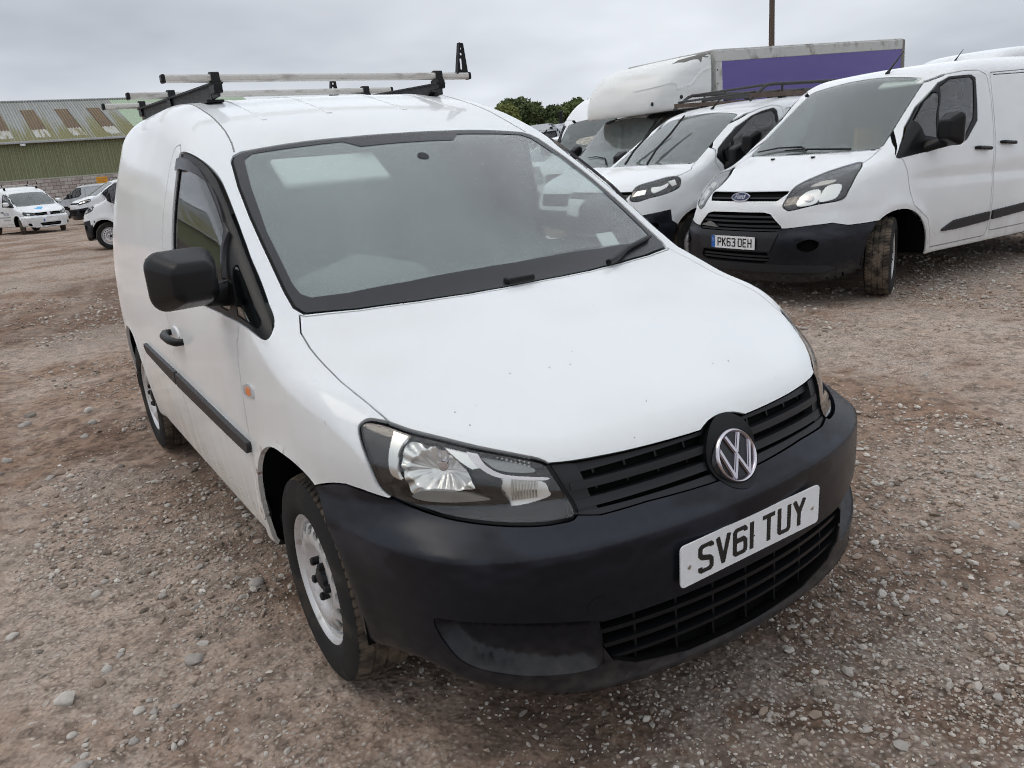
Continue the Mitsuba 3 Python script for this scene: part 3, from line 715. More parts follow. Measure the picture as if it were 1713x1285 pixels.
    # doors
    win = smoothpoly([(-1.163, 1.20), (-1.115, 1.541), (-1.100, 1.567), (-1.062, 1.571), (-.97, 1.553), (-.88, 1.523), (-.798, 1.483), (-.699, 1.426), (-.577, 1.35), (-.462, 1.274), (-.363, 1.206), (-.258, 1.132), (-.169, 1.072), (-.126, 1.043), (-.112, 1.026), (-.137, 1.024), (-.228, 1.040), (-.372, 1.052), (-.532, 1.056), (-.9, 1.06), (-1.13, 1.063), (-1.168, 1.085)], 3)
    rec = [(-.12, 1.0), (-.335, 1.0), (-.335, .42), (-.36, .385), (-1.30, .385), (-1.352, .43), (-1.37, .70), (-1.365, 1.05), (-1.316, 1.30), (-1.235, 1.52), (-1.198, 1.59), (-1.149, 1.603), (-1.08, 1.56), (-.97, 1.54), (-.88, 1.50), (-.798, 1.46), (-.699, 1.40), (-.577, 1.32), (-.462, 1.24), (-.363, 1.17), (-.2, 1.06), (-.13, 1.02)]
    door = rpoly(rec, .02)
    door = door.difference(Polygon([(0, 1.20), (-.10, 1.052), (-.315, 1.052), (-.325, .95), (-.335, .80), (-.335, .3), (0, .3)]))
    dg = smoothpoly([(-1.140, 1.085), (-1.097, 1.525), (-1.08, 1.546), (-1.055, 1.549), (-.97, 1.532), (-.88, 1.502), (-.80, 1.462), (-.70, 1.404), (-.60, 1.338), (-.535, 1.285), (-.47, 1.17), (-.425, 1.078), (-.6, 1.08), (-.9, 1.083)], 4)
    qg = rpoly([(-.435, 1.228), (-.35, 1.172), (-.25, 1.102), (-.150, 1.042), (-.24, 1.058), (-.345, 1.068)], .008)
    v.cut('door_glass', 90, dg, .4, 1.1, 'glass_tint', gap=.004, off=-.010, depth=0, both=True)
    v.cut('quarter_glass', 90, qg, .4, 1.1, 'glass_tint', gap=.004, off=-.008, depth=0, both=True)
    v.cut('window_frame', 90, win, .4, 1.1, 'black_plastic', gap=.003, off=-.006, depth=.02, both=True)
    dk, _ = v.cut('door', 90, door, .4, 1.1, 'white_paint', gap=.005, depth=.02, both=True)
    v.patch('door_seal', 90, door.buffer(.012).difference(door.buffer(-.012)).difference(win.buffer(-.001)), .4, 1.1, 'void_black', -.016, 0, True)
    defl = Polygon([(-1.112, 1.508), (-1.105, 1.548), (-1.062, 1.552), (-.97, 1.536), (-.88, 1.506), (-.798, 1.466), (-.699, 1.409), (-.577, 1.333), (-.520, 1.30), (-.450, 1.17), (-.462, 1.165), (-.515, 1.272), (-.555, 1.318), (-.625, 1.368), (-.688, 1.408), (-.754, 1.446), (-.845, 1.481), (-.950, 1.502), (-1.05, 1.512)])
    v.patch('wind_deflector', 90, defl, .4, 1.1, 'smoked_plastic', .010, .012, True)
    # mouldings, handles, repeaters
    for q, nm in (([(-.325, .668), (-.345, .630), (-1.357, .652), (-1.357, .708)], 'door_moulding'), ([(-1.377, .708), (-1.377, .652), (-2.06, .680), (-2.105, .700), (-2.10, .722)], 'side_moulding')):
        v.patch(nm, 90, rpoly(q, .008), .4, 1.1, 'dark_plastic', .016, .018, True)
    v.patch('side_repeater', 90, rpoly([(-.30, .832), (-.205, .838), (-.208, .872), (-.255, .876), (-.304, .858)], .01), .4, 1.1, 'rim_silver', .006, .008, True)
    v.patch('repeater_lens', 90, rpoly([(-.270, .840), (-.225, .842), (-.227, .866), (-.265, .864)], .006), .4, 1.1, 'amber', .0075, .003, True)
    def dome(w, n):
        c = w.mean(0); r = np.linalg.norm((w - c)[:, [0, 2]] / [.10, .045], axis=1)
        return w - n * (.022 * np.clip(1 - r * r, 0, 1))[:, None], n
    for s in (1, -1):
        hx, hz, yy = -1.235, .882, -.897
        hp = tube([(hx - .115, yy + .012, hz), (hx - .10, yy - .022, hz), (hx - .05, yy - .036, hz), (hx + .05, yy - .036, hz - .004), (hx + .10, yy - .022, hz - .008), (hx + .115, yy + .012, hz - .01)], [.012, .016, .0165, .0165, .016, .012], 12)
        cup = lathe([(0, -.001), (.045, -.002), (.05, .004)], 24); cup.apply_transform(np.diag([1.35, 1, .8, 1])); cup.apply_translation((hx, yy - .0005, hz))
        for nm, me, ma in (('door_handle', hp, 'black_plastic'), ('handle_recess', cup, 'white_paint')):
            q = me.copy()
            if s < 0: q.apply_transform(FLIP)
            v.put(nm, q, ma, dk[0 if s > 0 else -1], 40)
    # mirrors: the right one out, the left one folded back
    hous = mirror_housing(.205, .180, .10, .048)
    arm = tmesh(m3.Manifold.batch_hull([m3.Manifold.sphere(.024, 16).translate(p) for p in ((.0, .07, -.052), (.0, .17, -.045), (.0, .07, -.075), (.0, .17, -.085))]) + m3.Manifold.batch_hull([m3.Manifold.sphere(.026, 16).translate(p) for p in ((.0, .165, -.01), (.01, .165, -.085), (-.03, .20, -.02), (-.03, .20, -.09))]))
    glass = trimesh.creation.box((.004, .165, .14)); glass.apply_translation((-.0455, 0, 0))
    mR = mat4(-.455, -.975, 1.186, .10)
    mL = FLIP @ mat4(-.665, -.875, 1.175, 1.25)
    for m_ in (mR, mL):
        k_ = v.put('wing_mirror', tm(hous, m_), 'black_plastic', smooth=40)
        v.put('arm', tm(arm, m_ if m_ is mR else FLIP @ mat4(-.455, -.985, 1.186, .10)), 'black_plastic', k_, 40); v.put('mirror_glass', tm(glass, m_), 'chrome', k_)
    # roof ribs, seams
    for y in (-.17, .17, -.44, .44):
        n = 14; xs = np.linspace(-3.2, -1.12, n)
        v.patch('roof_rib', 'top', Polygon([(x, y + .012) for x in xs] + [(x, y - .012) for x in xs[::-1]]), 1.5, 2.0, 'white_paint', .0035, .004)
    for sy in (-1, 1):
        xs = [(-3.3, .60), (-2.6, .605), (-1.9, .60), (-1.48, .598), (-1.235, .602), (-1.06, .61), (-.96, .622), (-.895, .636)]
        v.patch('roof_seam', 'top', LineString([(x, sy * y) for x, y in xs]).buffer(.0028, cap_style=2), 1.4, 2.0, 'seam_grey', .0008, .001)
    v.shell('body', 'white_paint')
    # wipers
    for pts in ([(-.018, .33, 1.083), (-.045, .395, 1.094), (-.092, .48, 1.112), (-.172, .675, 1.122)],):
        p = np.array(pts); p = v.b.onto(p + [0, 0, .25], (0, 0, 1)) + [0.004, 0, .016]
        k_ = v.put('wiper', tube(p, [.012, .013, .010, .006], 8), 'black_plastic')
        p2 = p[1:] - [0.012, 0, .004]
        v.put('blade', tube(p2, .0085, 6), 'rubber', k_)
    sp = mat4(*(v.b.onto([[-.010, -.05, 1.4]], (0, 0, 1))[0] + [0, 0, .008]))
    v.put('wiper_spindle_cover', tm(box(-.022, .022, -.05, .05, -.01, .012, .008), sp), 'black_plastic')
    # rain on the screen
    r_ = np.random.default_rng(12); dr_ = []
    q_ = np.c_[r_.uniform(-.82, -.06, 520), r_.uniform(-.66, .68, 520)]
    q_ = np.array([a for a in q_ if inner.contains(Point(a))])
    p_ = v.b.onto(np.c_[q_, np.full(len(q_), 2.2)], (0, 0, 1)); n_ = v.b.grad(p_)
    for a, n in zip(p_, n_):
        t1 = np.cross(n, [0, 0, 1.0]); t1 /= np.linalg.norm(t1); t2 = np.cross(n, t1)
        s1, s2 = r_.uniform(.0012, .0042), r_.uniform(.0010, .0020)
        d = trimesh.creation.icosphere(1, 1.0); dv = d.vertices
        d.vertices = a - n * .0025 + dv[:, :1] * t1 * s1 + dv[:, 1:2] * t2 * s2 + dv[:, 2:] * n * .0008; dr_.append(d)
    tag(v.put('rain_drops', cat(*dr_), 'water', wk, True), kind='stuff')
    # wheels
    wheel(v, 0, -.768, .3125, .3165, .190, .195, steer=-.02, spin=.5)
    wheel(v, 0, .768, .3125, .3165, .190, .195, steer=-.02, left=True)
    wheel(v, -2.682, -.772, .3125, .3165, .190, .195, spin=1.1)
    wheel(v, -2.682, .772, .3125, .3165, .190, .195, left=True)
    mf = box(-.345, -.325, -.84, -.60, .20, .40); v.put('mud_flap', mf, 'rubber', both=True)
    # cabin
    dash = Polygon([(-.04, .98), (-.16, 1.045), (-.40, 1.07), (-.58, 1.055), (-.66, .98), (-.70, .80), (-.60, .5), (-.2, .45)])
    m = plate_mesh(dash, 1.42); m.apply_transform(np.array([[1, 0, 0, 0], [0, 0, 1, -.71], [0, 1, 0, 0], [0, 0, 0, 1.0]])); v.put('dashboard', m, 'interior_grey', smooth=50)
    hood = tmesh(m3.Manifold.batch_hull([m3.Manifold.sphere(.06, 20).translate(p) for p in ((-.42, -.52, 1.07), (-.42, -.22, 1.07), (-.60, -.54, 1.06), (-.60, -.20, 1.06), (-.55, -.37, 1.115))])); v.put('instrument_hood', hood, 'interior_grey', smooth=60)
    t_ = np.linspace(0, 2 * np.pi, 41)
    sw = tube(np.stack([0 * t_, .185 * np.cos(t_), .185 * np.sin(t_)], -1), .016, 10)
    spoke = cat(box(-.02, .02, -.175, .175, -.025, .025, .01), box(-.02, .02, -.025, .025, -.175, 0, .01), box(-.03, .03, -.06, .06, -.06, .06, .02))
    v.put('steering_wheel', tm(cat(sw, spoke), mat4(-.80, -.37, 1.02, 0, .45)), 'interior_dark', smooth=50)
    for y in (-.37, .37):
        back = tm(box(-.07, .07, -.24, .24, 0, .62, .05), mat4(-1.18, y, .72, 0, -.22)); seat = box(-1.2, -.72, y - .25, y + .25, .58, .74, .05); head = tm(box(-.05, .05, -.13, .13, 0, .19, .04), mat4(-1.33, y, 1.36, 0, -.2))
        k_ = v.put('seat', seat, 'seat_cloth', smooth=50); v.put('backrest', back, 'seat_cloth', k_, 50); v.put('headrest', head, 'seat_cloth', k_, 50)
    v.put('bulkhead', plate_mesh(Polygon([(-.80, .36), (.80, .36), (.80, 1.0), (.76, 1.35), (.66, 1.60), (.55, 1.66), (-.55, 1.66), (-.66, 1.60), (-.76, 1.35), (-.80, 1.0)]), .02, np.array([[0, 0, 1, -1.46], [1, 0, 0, 0], [0, 1, 0, 0], [0, 0, 0, 1.0]])), 'bulkhead_grey')
    v.put('cabin_floor', box(-1.44, .1, -.8, .8, .33, .36), 'interior_dark')
    v.put('sun_visor', tm(box(-.17, .0, -.21, .19, -.012, .012, .01), mat4(-.680, -.33, 1.418, 0, .58)), 'visor_cloth', smooth=40)
    v.put('sun_visor', tm(box(-.17, .0, -.20, .20, -.012, .012, .01), mat4(-.92, .40, 1.545, 0, .1)), 'visor_cloth', smooth=40)
    v.put('headlining', tm(box(-.5, 0, -.52, .52, -.005, .005), mat4(-.92, 0, 1.565, 0, .14)), 'bulkhead_grey')
    mm_ = tm(lathe([(0, .0), (.022, .0), (.022, .003), (0, .003)], 24, 'z'), mat4(-.672, 0, 1.486, 0, .62)); v.put('mirror_mount', mm_, 'dark_plastic')
    v.put('tax_disc', tm(box(-.003, .003, -.035, .035, -.035, .035), mat4(-.24, .52, 1.125, -.2, -.9)), 'paper')
    v.patch('rear_light', 160, Polygon([(-.78 * 1.0 - .30, .80), (-.70 - .30, .80), (-.70 - .30, 1.25), (-.78 - .30, 1.25)]), 2.6, 4.2, 'amber', .01, .012, True)
    return v
def build_rack(v):
    rk = thing('roof_rack', 'three-bar aluminium roof rack with black brackets on the front white van', 'roof rack')
    bars = [(-1.45, -.724, .712, 1.866, 1.851), (-2.30, -.722, .70, 1.886, 1.876), (-3.10, -.728, .71, 1.911, 1.902)]
    sec = rpoly([(-.019, -.015), (.019, -.015), (.019, .015), (-.019, .015)], .008)
    for i, (x, y0, y1, z0, z1) in enumerate(bars):
        m = plate_mesh(sec, y1 - y0 - .03); a = math.atan2(z1 - z0, y1 - y0)
        B = np.array([[1, 0, 0, x], [0, math.sin(a) * -1, math.cos(a), y0 + .015], [0, math.cos(a), math.sin(a), z0], [0, 0, 0, 1.0]])
        B[:3, :3] = np.array([[1, 0, 0], [0, -math.sin(a), math.cos(a)], [0, math.cos(a), math.sin(a)]])
        bk = obj('bar', tm(m, B), 'aluminium', rk, 30)
        for e, (yy, zz) in enumerate(((y0, z0), (y1, z1))):
            s_ = 1 if e == 0 else -1
            obj('end_cap', box(x - .021, x + .021, min(yy, yy + s_ * .018), max(yy, yy + s_ * .018), zz - .017, zz + .017, .007), 'black_plastic', bk, 40)
        for yy in (-.515, .53):
            zc = z0 + (z1 - z0) * (yy - y0) / (y1 - y0)
            cl = m3.Manifold.batch_hull([m3.Manifold.cylinder(.034, .005, .005, 10, True).rotate((90, 0, 0)).translate((x + a_, yy, zc + b_)) for a_, b_ in ((-.022, -.018), (.022, -.018), (.018, .018), (-.018, .018), (0, .021))])
            cl2 = m3.Manifold.batch_hull([m3.Manifold.cylinder(.035, .008, .008, 8, True).rotate((90, 0, 0)).translate((x + a_, yy, zc + b_)) for a_, b_ in ((-.03, -.024), (.03, -.024), (.03, -.05), (-.03, -.05))])
            obj('clamp', tmesh(cl + cl2), 'black_plastic', rk, 40)
        if i != 1:
            yy = y1 - .045
            up = rpoly([(-.036, .01), (.036, .01), (.022, .150), (-.010, .150)], .006)
            for q in (Point(.004, .125).buffer(.005), Point(.004, .10).buffer(.006), LineString([(.0, .075), (.0, .035)]).buffer(.006)): up = up.difference(q)
            m = plate_mesh(up, .006)
            C_ = np.array([[0, 0, 1, x], [1, 0, 0, yy], [0, 1, 0, z1], [0, 0, 0, 1.0]])
            m2 = plate_mesh(rpoly([(-.036, .01), (-.028, .01), (-.004, .15), (-.010, .15)], .001), .024)
            obj('load_stop', cat(tm(m, C_), tm(m2, C_)), 'black_plastic', rk, 30)
    for s, y in ((1, -.515), (-1, .53)):
        z = lambda x: 1.845 + (x + 1.44) * (1.835 - 1.883) / 1.68 if s > 0 else 1.820 + (x + 1.44) * (1.820 - 1.868) / 1.68
        x0, x1 = -1.42, -3.14
        prof = Polygon([(x0, z(x0) + .002), (x0, z(x0) - .052), (x0 - .10, z(x0) - .056), (x1 + .02, z(x1) - .060), (x1, z(x1) - .055), (x1, z(x1) + .004)])
        m = plate_mesh(prof, .012); m2 = plate_mesh(Polygon([(x0, z(x0) + .002), (x0, z(x0) - .004), (x1, z(x1) - .004), (x1, z(x1) + .004)]), .05)
        D_ = np.array([[1, 0, 0, 0], [0, 0, 1, y - .006], [0, 1, 0, 0], [0, 0, 0, 1.0]]); D2 = D_.copy(); D2[1, 3] = y - .025
        rail = obj('side_rail', cat(tm(m, D_), tm(m2, D2)), 'dark_plastic', rk, 30)
        for x in (-1.54, -2.30, -3.05):
            zr = v.b.onto([[x, y, 2.1]], (0, 0, 1))[0][2]
            f_ = m3.Manifold.batch_hull([m3.Manifold.cylinder(.01, .006, .006, 8, True).translate((x + a_, y + b_, zr + .004)) for a_ in (-.05, .05) for b_ in (-.03, .03)]) + m3.Manifold.cube((.06, .012, max(.02, z(x) - .03 - zr)), False).translate((x - .03, y - .008, zr))
            obj('foot', tmesh(f_), 'black_plastic', rk, 30)
    for dz in (.034, .018):
        lab = box(-3.118, -3.090, -.5225, -.5215, 1.883 - .055 + dz - .006, 1.883 - .055 + dz + .004)
        obj('label', lab, 'sticker_gold', rk)
# ---------------------------------------------------------------- the other vans
def custom_body():
    zs = [.10, .30, .50, .75, 1.0, 1.20, 1.40, 1.60, 1.80, 2.0]
    rows = {-4.0: [.85, .90, .915, .92, .915, .905, .89, .86, .82, .76], -3.2: [.90, .94, .955, .96, .955, .945, .92, .885, .845, .79],
            -1.5: [.91, .945, .962, .970, .965, .952, .925, .890, .850, .79], -.6: [.91, .945, .962, .970, .962, .940, .895, .85, .80, .74],
            0: [.91, .94, .955, .962, .945, .905, .85, .795, .74, .68], .45: [.90, .93, .94, .94, .905, .85, .80, .74, .68, .62], .95: [.88, .91, .91, .90, .85, .80, .74, .68, .62, .56]}
    top = [(1.1, .68), (.98, .83), (.90, .905), (.8, .965), (.65, 1.035), (.45, 1.112), (.25, 1.185), (.1, 1.242), (.04, 1.272), (-.1, 1.368), (-.3, 1.515), (-.5, 1.66), (-.7, 1.798), (-.78, 1.845), (-.9, 1.895), (-1.1, 1.94), (-1.5, 1.975), (-2.2, 1.99), (-3.4, 1.985), (-4, 1.95)]
    crown = [(1, .10), (.6, .085), (.1, .045), (-.1, .03), (-.8, .03), (-1.5, .04), (-4, .05)]
    shift = [(1, .0), (.4, .0), (.05, .16), (-.8, .16), (-1.2, .1), (-1.8, 0), (-4, 0)]
    front = [(.1, .90), (.2, .95), (.3, .975), (.45, .985), (.58, .98), (.66, .955), (.75, .945), (.85, .925), (.95, .88), (1.1, .78), (1.3, .6)]
    plan = lambda y, z: .22 * y ** 2 + .33 * y ** 6 + np.clip((z - .6) / .2, 0, 1) * .12 * (np.sqrt((y - .5) ** 2 + .05 ** 2) + (y - .5) - .005)
    rear = [(0, -3.96), (.5, -4.0), (1.2, -3.99), (1.9, -3.9)]
    low = [(1, .20), (.8, .21), (.6, .24), (.3, .30), (-3., .30), (-4, .33)]
    redge = [(1, .10), (.6, .09), (.2, .08), (-.1, .06), (-.8, .07), (-1.3, .12), (-2, .15), (-4, .15)]
    def bumps(x, z):
        r = np.minimum(np.hypot(x, z - .35), np.hypot(x + 2.933, z - .35))
        return .014 * np.exp(-((r - .44) / .06) ** 2) - .010 * np.exp(-((z - .98 - .03 * x) / .05) ** 2) * np.clip((-.1 - x) / .3, 0, 1)
    return Body(zs, rows, top, crown, shift, front, plan, rear, low, redge, [(0, .16), (.6, .15), (.9, .10), (1.3, .10)], .1, bumps)
def dispatch_body():
    zs = [.10, .30, .50, .75, 1.0, 1.20, 1.40, 1.60, 1.75, 1.95]
    rows = {-4.1: [.84, .87, .885, .89, .885, .875, .86, .83, .79, .73], -3.2: [.88, .91, .925, .93, .925, .915, .89, .855, .82, .76],
            -1.5: [.88, .915, .932, .94, .936, .925, .895, .855, .82, .76], -.6: [.88, .915, .932, .94, .935, .91, .865, .81, .77, .71],
            0: [.88, .91, .927, .935, .92, .885, .83, .77, .72, .66], .4: [.87, .90, .912, .915, .89, .84, .78, .72, .67, .6], .9: [.85, .88, .885, .88, .84, .79, .73, .67, .62, .56]}
    top = [(1.0, .80), (.92, .92), (.85, .965), (.75, 1.01), (.6, 1.06), (.4, 1.115), (.2, 1.165), (.08, 1.195), (.02, 1.215), (-.1, 1.285), (-.3, 1.405), (-.5, 1.525), (-.7, 1.64), (-.85, 1.715), (-1.0, 1.775), (-1.2, 1.825), (-1.6, 1.868), (-2.2, 1.88), (-3.4, 1.875), (-4.1, 1.84)]
    crown = [(1, .12), (.6, .09), (.1, .05), (-.1, .03), (-.8, .03), (-1.5, .04), (-4, .05)]
    shift = [(1, .0), (.4, .0), (.02, .14), (-.8, .14), (-1.2, .1), (-1.8, 0), (-4, 0)]
    front = [(.1, .80), (.2, .85), (.3, .88), (.5, .89), (.7, .885), (.85, .87), (.95, .83), (1.1, .7), (1.3, .5)]
    plan = lambda y, z: .22 * y ** 2 + .40 * y ** 6 + np.clip((z - .7) / .15, 0, 1) * .06 * (np.sqrt((y - .5) ** 2 + .05 ** 2) + (y - .5) - .005)
    rear = [(0, -4.04), (.5, -4.08), (1.2, -4.07), (1.8, -3.98)]
    low = [(1, .20), (.8, .21), (.6, .24), (.3, .29), (-3., .29), (-4, .32)]
    redge = [(1, .10), (.6, .09), (.2, .08), (-.1, .05), (-.8, .06), (-1.3, .10), (-2, .14), (-4.1, .14)]
    def bumps(x, z):
        r = np.minimum(np.hypot(x, z - .335), np.hypot(x + 3.275, z - .335))
        return .022 * np.exp(-((r - .46) / .07) ** 2)
    return Body(zs, rows, top, crown, shift, front, plan, rear, low, redge, [(0, .16), (.7, .14), (.9, .11), (1.3, .10)], .1, bumps)
def highroof_body(roof=2.62):
    zs = [.10, .30, .50, .75, 1.0, 1.25, 1.5, 1.8, 2.1, 2.4, 2.7]
    r = [.90, .94, .965, .98, .985, .975, .955, .92, .885, .845, .79]
    rows = {-4.6: [q - .03 for q in r], -3.5: r, -1.2: r, 0: [.90, .93, .955, .965, .955, .91, .85, .79, .75, .7, .65], .95: [.86, .88, .89, .88, .85, .80, .74, .68, .64, .6, .56]}
    top = [(1.1, .70), (.98, .90), (.90, 1.0), (.8, 1.06), (.6, 1.15), (.4, 1.24), (.2, 1.33), (.08, 1.38), (-.05, 1.48), (-.25, 1.70), (-.45, 1.90), (-.62, 2.05), (-.8, 2.17), (-1.0, 2.29), (-1.3, roof - .18), (-1.7, roof - .06), (-2.3, roof), (-4.2, roof), (-4.7, roof - .05)]
    plan = lambda y, z: .20 * y ** 2 + .30 * y ** 6
    return Body(zs, rows, top, [(1, .08), (0, .04), (-1, .03), (-5, .05)], [(1, 0), (.3, 0), (0, .14), (-.8, .12), (-1.6, 0), (-5, 0)], [(.1, .9), (.3, .97), (.5, .98), (.8, .96), (1.0, .9), (1.3, .7)], plan,
                [(0, -4.55), (1, -4.6), (2.4, -4.5)], [(1, .22), (.6, .26), (.3, .32), (-4.6, .32)], [(1, .1), (0, .07), (-.8, .08), (-1.5, .14), (-4.6, .14)], [(0, .16), (.8, .13), (1.3, .1)], .1)
def halfring(half, top):
    return Polygon(half + [(x, -y) for x, y in half[::-1][1:]] + [(x, -y) for x, y in top[:-1]] + top[::-1]).buffer(0)
def arch_poly(x, zc, rx, top):
    a = np.linspace(0, math.pi, 30)
    return Polygon([(x + rx * np.sign(math.cos(t)) * abs(math.cos(t)) ** .9, zc + (top - zc) * abs(math.sin(t)) ** .92) for t in a] + [(x - rx, 0), (x + rx, 0)]).buffer(0)
def fleet_van(key, body, cell, M, paint, q):
    """A parked van from a description q; drawings are for its right side and mirrored."""
    v = Van(key, body, cell, M)
    P3 = lambda pts, phi: [(float(np.dot(chart(phi)[0], (p[0], -abs(p[1]), 0))), p[2]) for p in pts]
    ws = halfring(q['ws'], q['ws_top'])
    v.cut('windscreen', 'top', ws, q.get('ws_lo', 1.0), 2.4, q.get('glass', 'fleet_glass'), gap=.012, off=-.004, depth=0)
    wk = key + '__windscreen'
    b_ = q.get('frit', .035)
    low = ws.intersection(Polygon([(q['ws'][-1][0] - q.get('frit_low', .10), -1), (3, -1), (3, 1), (q['ws'][-1][0] - q.get('frit_low', .10), 1)]))
    v.patch('border', 'top', ws.difference(ws.buffer(-b_)).union(low), q.get('ws_lo', 1.0), 2.4, 'frit_black', -.010, parent=wk)
    lp = smoothpoly(P3(q['lamp'], q['lamp_phi']), 3)
    ks, _ = v.cut('headlight', q['lamp_phi'], lp, .1, 1.6, 'lens_clear', gap=.010, off=-.002, depth=0, both=True)
    v.patch('housing', q['lamp_phi'], lp, .1, 1.6, q.get('lamp_back', 'dark_plastic'), -.045, -.04, True, ks)
    for nm, pts, off, mat in q.get('lamp_parts', ()):
        pl = (smoothpoly(P3(pts, q['lamp_phi']), 3) if len(pts) > 4 else Polygon(P3(pts, q['lamp_phi']))).intersection(lp.buffer(-.006))
        v.patch(nm, q['lamp_phi'], pl, .1, 1.6, mat, off, .015, True, ks)
    for nm, poly, slats, depth in q.get('grilles', ()):
        gk, _ = v.cut(nm, 0, poly, .3, 1.3, 'void_black', gap=.004, off=-depth, depth=-depth + .002)
        for z0, h in slats:
            v.patch('slat', 0, Polygon([(-1, z0 - h), (1, z0 - h), (1, z0 + h), (-1, z0 + h)]).intersection(poly.buffer(-.003)), .3, 1.3, 'dark_plastic', -.010, .03, parent=gk[0] if gk else None)
    if 'bonnet' in q:
        v.cut('bonnet', 'top', Polygon(q['bonnet'] + [(x, -y) for x, y in q['bonnet'][::-1]]).buffer(0), q['bonnet_lo'], 1.5, paint, gap=.010, depth=.02)
    ar, R = q['arch'], q['R']
    for x in (0.0, -q['wb']):
        v.cut('arch', 90, arch_poly(x, R, *ar), .5, 1.2, None, gap=0, both=True)
        arch_liner(v, x, R, ar[0] + .02, ar[1] - R + .02, -q['hw'] + .03, -.5)
    if 'blank' in q:
        pts, phi, dep = q['blank']
        fpz = smoothpoly(P3(pts, phi), 3)
        v.cut('fog_recess', phi, fpz, .3, 1.3, 'void_black', gap=0, off=-dep, depth=-dep, both=True)
    v.cut('bumper', 90, Polygon(q['bumper']), -1.3, 1.3, q.get('bumper_mat', 'bumper_plastic'), gap=.006, off=.004, depth=.02)
    for nm, poly, mat, off in q.get('glass_side', ()):
        v.cut(nm, 90, poly, .4, 1.2, mat, gap=.004, off=off, depth=0, both=True)
    v.cut('window_frame', 90, q['win'], .4, 1.2, 'black_plastic', gap=.004, off=-.002, depth=.02, both=True)
    dk, _ = v.cut('door', 90, q['door'], .4, 1.2, paint, gap=.008, depth=.02, both=True)
    v.patch('door_seal', 90, q['door'].buffer(.014).difference(q['door'].buffer(-.014)).difference(q['win'].buffer(-.002)), .4, 1.2, 'void_black', -.018, 0, True)
    if 'slide' in q:
        v.cut('side_door', 90, q['slide'], .4, 1.2, paint, gap=.008, depth=.02, both=True)
        v.patch('side_door_seal', 90, q['slide'].buffer(.014).difference(q['slide'].buffer(-.014)), .4, 1.2, 'void_black', -.018, 0, True)
    for nm, poly, mat, off, dep in q.get('patches', ()):
        v.patch(nm, 90, poly, .4, 1.2, mat, off, dep, True)
    for nm, phi, poly, mat, off, dep in q.get('front_patches', ()):
        v.patch(nm, phi, poly, .2, 1.4, mat, off, dep)
    v.shell('body', paint)
    for (x, z) in q.get('handles', ()):
        y = v.b.onto([[x, -1.4, z]], (0, -1, 0))[0][1]
        h = tube([(x - .11, y + .01, z - .01), (x - .09, y - .03, z - .008), (x + .09, y - .03, z + .008), (x + .11, y + .01, z + .01)], [.012, .017, .017, .012], 8)
        v.put('door_handle', h, 'black_plastic', dk[0] if dk and x > -1.4 else None, 40, both=False)
        h2 = h.copy(); h2.apply_transform(FLIP); v.put('door_handle', h2, 'black_plastic', dk[-1] if dk and x > -1.4 else None, 40)
    if 'mirror' in q:
        (mx, my, mz, mw, mh) = q['mirror']
        for fl in (np.eye(4), FLIP):
            k_ = v.put('wing_mirror', tm(mirror_housing(mw, mh, .09, .045), fl @ mat4(mx, -my, mz, .12)), q.get('mirror_mat', 'black_plastic'), smooth=40)
            arm = tmesh(m3.Manifold.batch_hull([m3.Manifold.sphere(.03, 12).translate((mx + a_, -my + b_, mz + c_)) for a_, b_, c_ in ((.03, .05, -mh * .42), (.03, .05, -mh * .30), (.10, .22, -mh * .60), (.06, .22, -mh * .40))]))
            v.put('arm', tm(arm, fl), 'black_plastic', k_, 40)
            gl_ = trimesh.creation.box((.006, mw * .82, mh * .82)); v.put('mirror_glass', tm(gl_, fl @ mat4(mx - .045, -my, mz, .12)), 'chrome', k_)
    w = q.get('tyre_w', .215)
    for x, st in ((0, q.get('steer', 0)), (-q['wb'], 0)):
        for s in (-1, 1):
            wheel(v, x, s * (q['hw'] - .045 - w / 2), R - .008, R, q['rr'], w, st, s > 0, spin=1.0 + x, tread=q.get('tread', False))
    if 'plate' in q:
        number_plate(v, q['plate'][0], face_front(*q['plate'][1]), q['plate'][2])
    zb = q.get('dash_z', 1.16)
    v.put('dashboard', tm(box(-.62, -.10, -.80, .80, zb - .35, zb, .06), np.eye(4)), 'interior_grey', smooth=50)
    for y in (-.42, .42):
        back = tm(box(-.07, .07, -.25, .25, 0, .66, .05), mat4(-1.30, y, zb - .32, 0, -.2)); head = tm(box(-.05, .05, -.14, .14, 0, .2, .05), mat4(-1.46, y, zb + .38, 0, -.15))
        k_ = v.put('seat', back, 'seat_cloth', smooth=50); v.put('headrest', head, 'seat_cloth', k_, 50)
    zt = float(body.top(np.array(-1.62)))
    v.put('bulkhead', box(-1.64, -1.62, -.78, .78, .5, zt - .16), q.get('bulk', 'bulkhead_grey'))
    for p in q.get('wipers', ()):
        pts = v.b.onto(np.array([(a, b, 3.0) for a, b in p]), (0, 0, 1)) + [0, 0, .022]
        v.put('wiper', tube(pts, [.012, .010, .008, .007][:len(pts)], 6), 'black_plastic')
    if 'aerial' in q:
        x, y = q['aerial']; p = v.b.onto([[x, y, 3.2]], (0, 0, 1))[0]
        v.put('aerial', tube([p, p + [-.03, 0, .03], p + [-.24, 0, .20]], [.022, .012, .004], 8), 'black_plastic')
    return v
def rr_(pts, r=.02): return rpoly(pts, r)
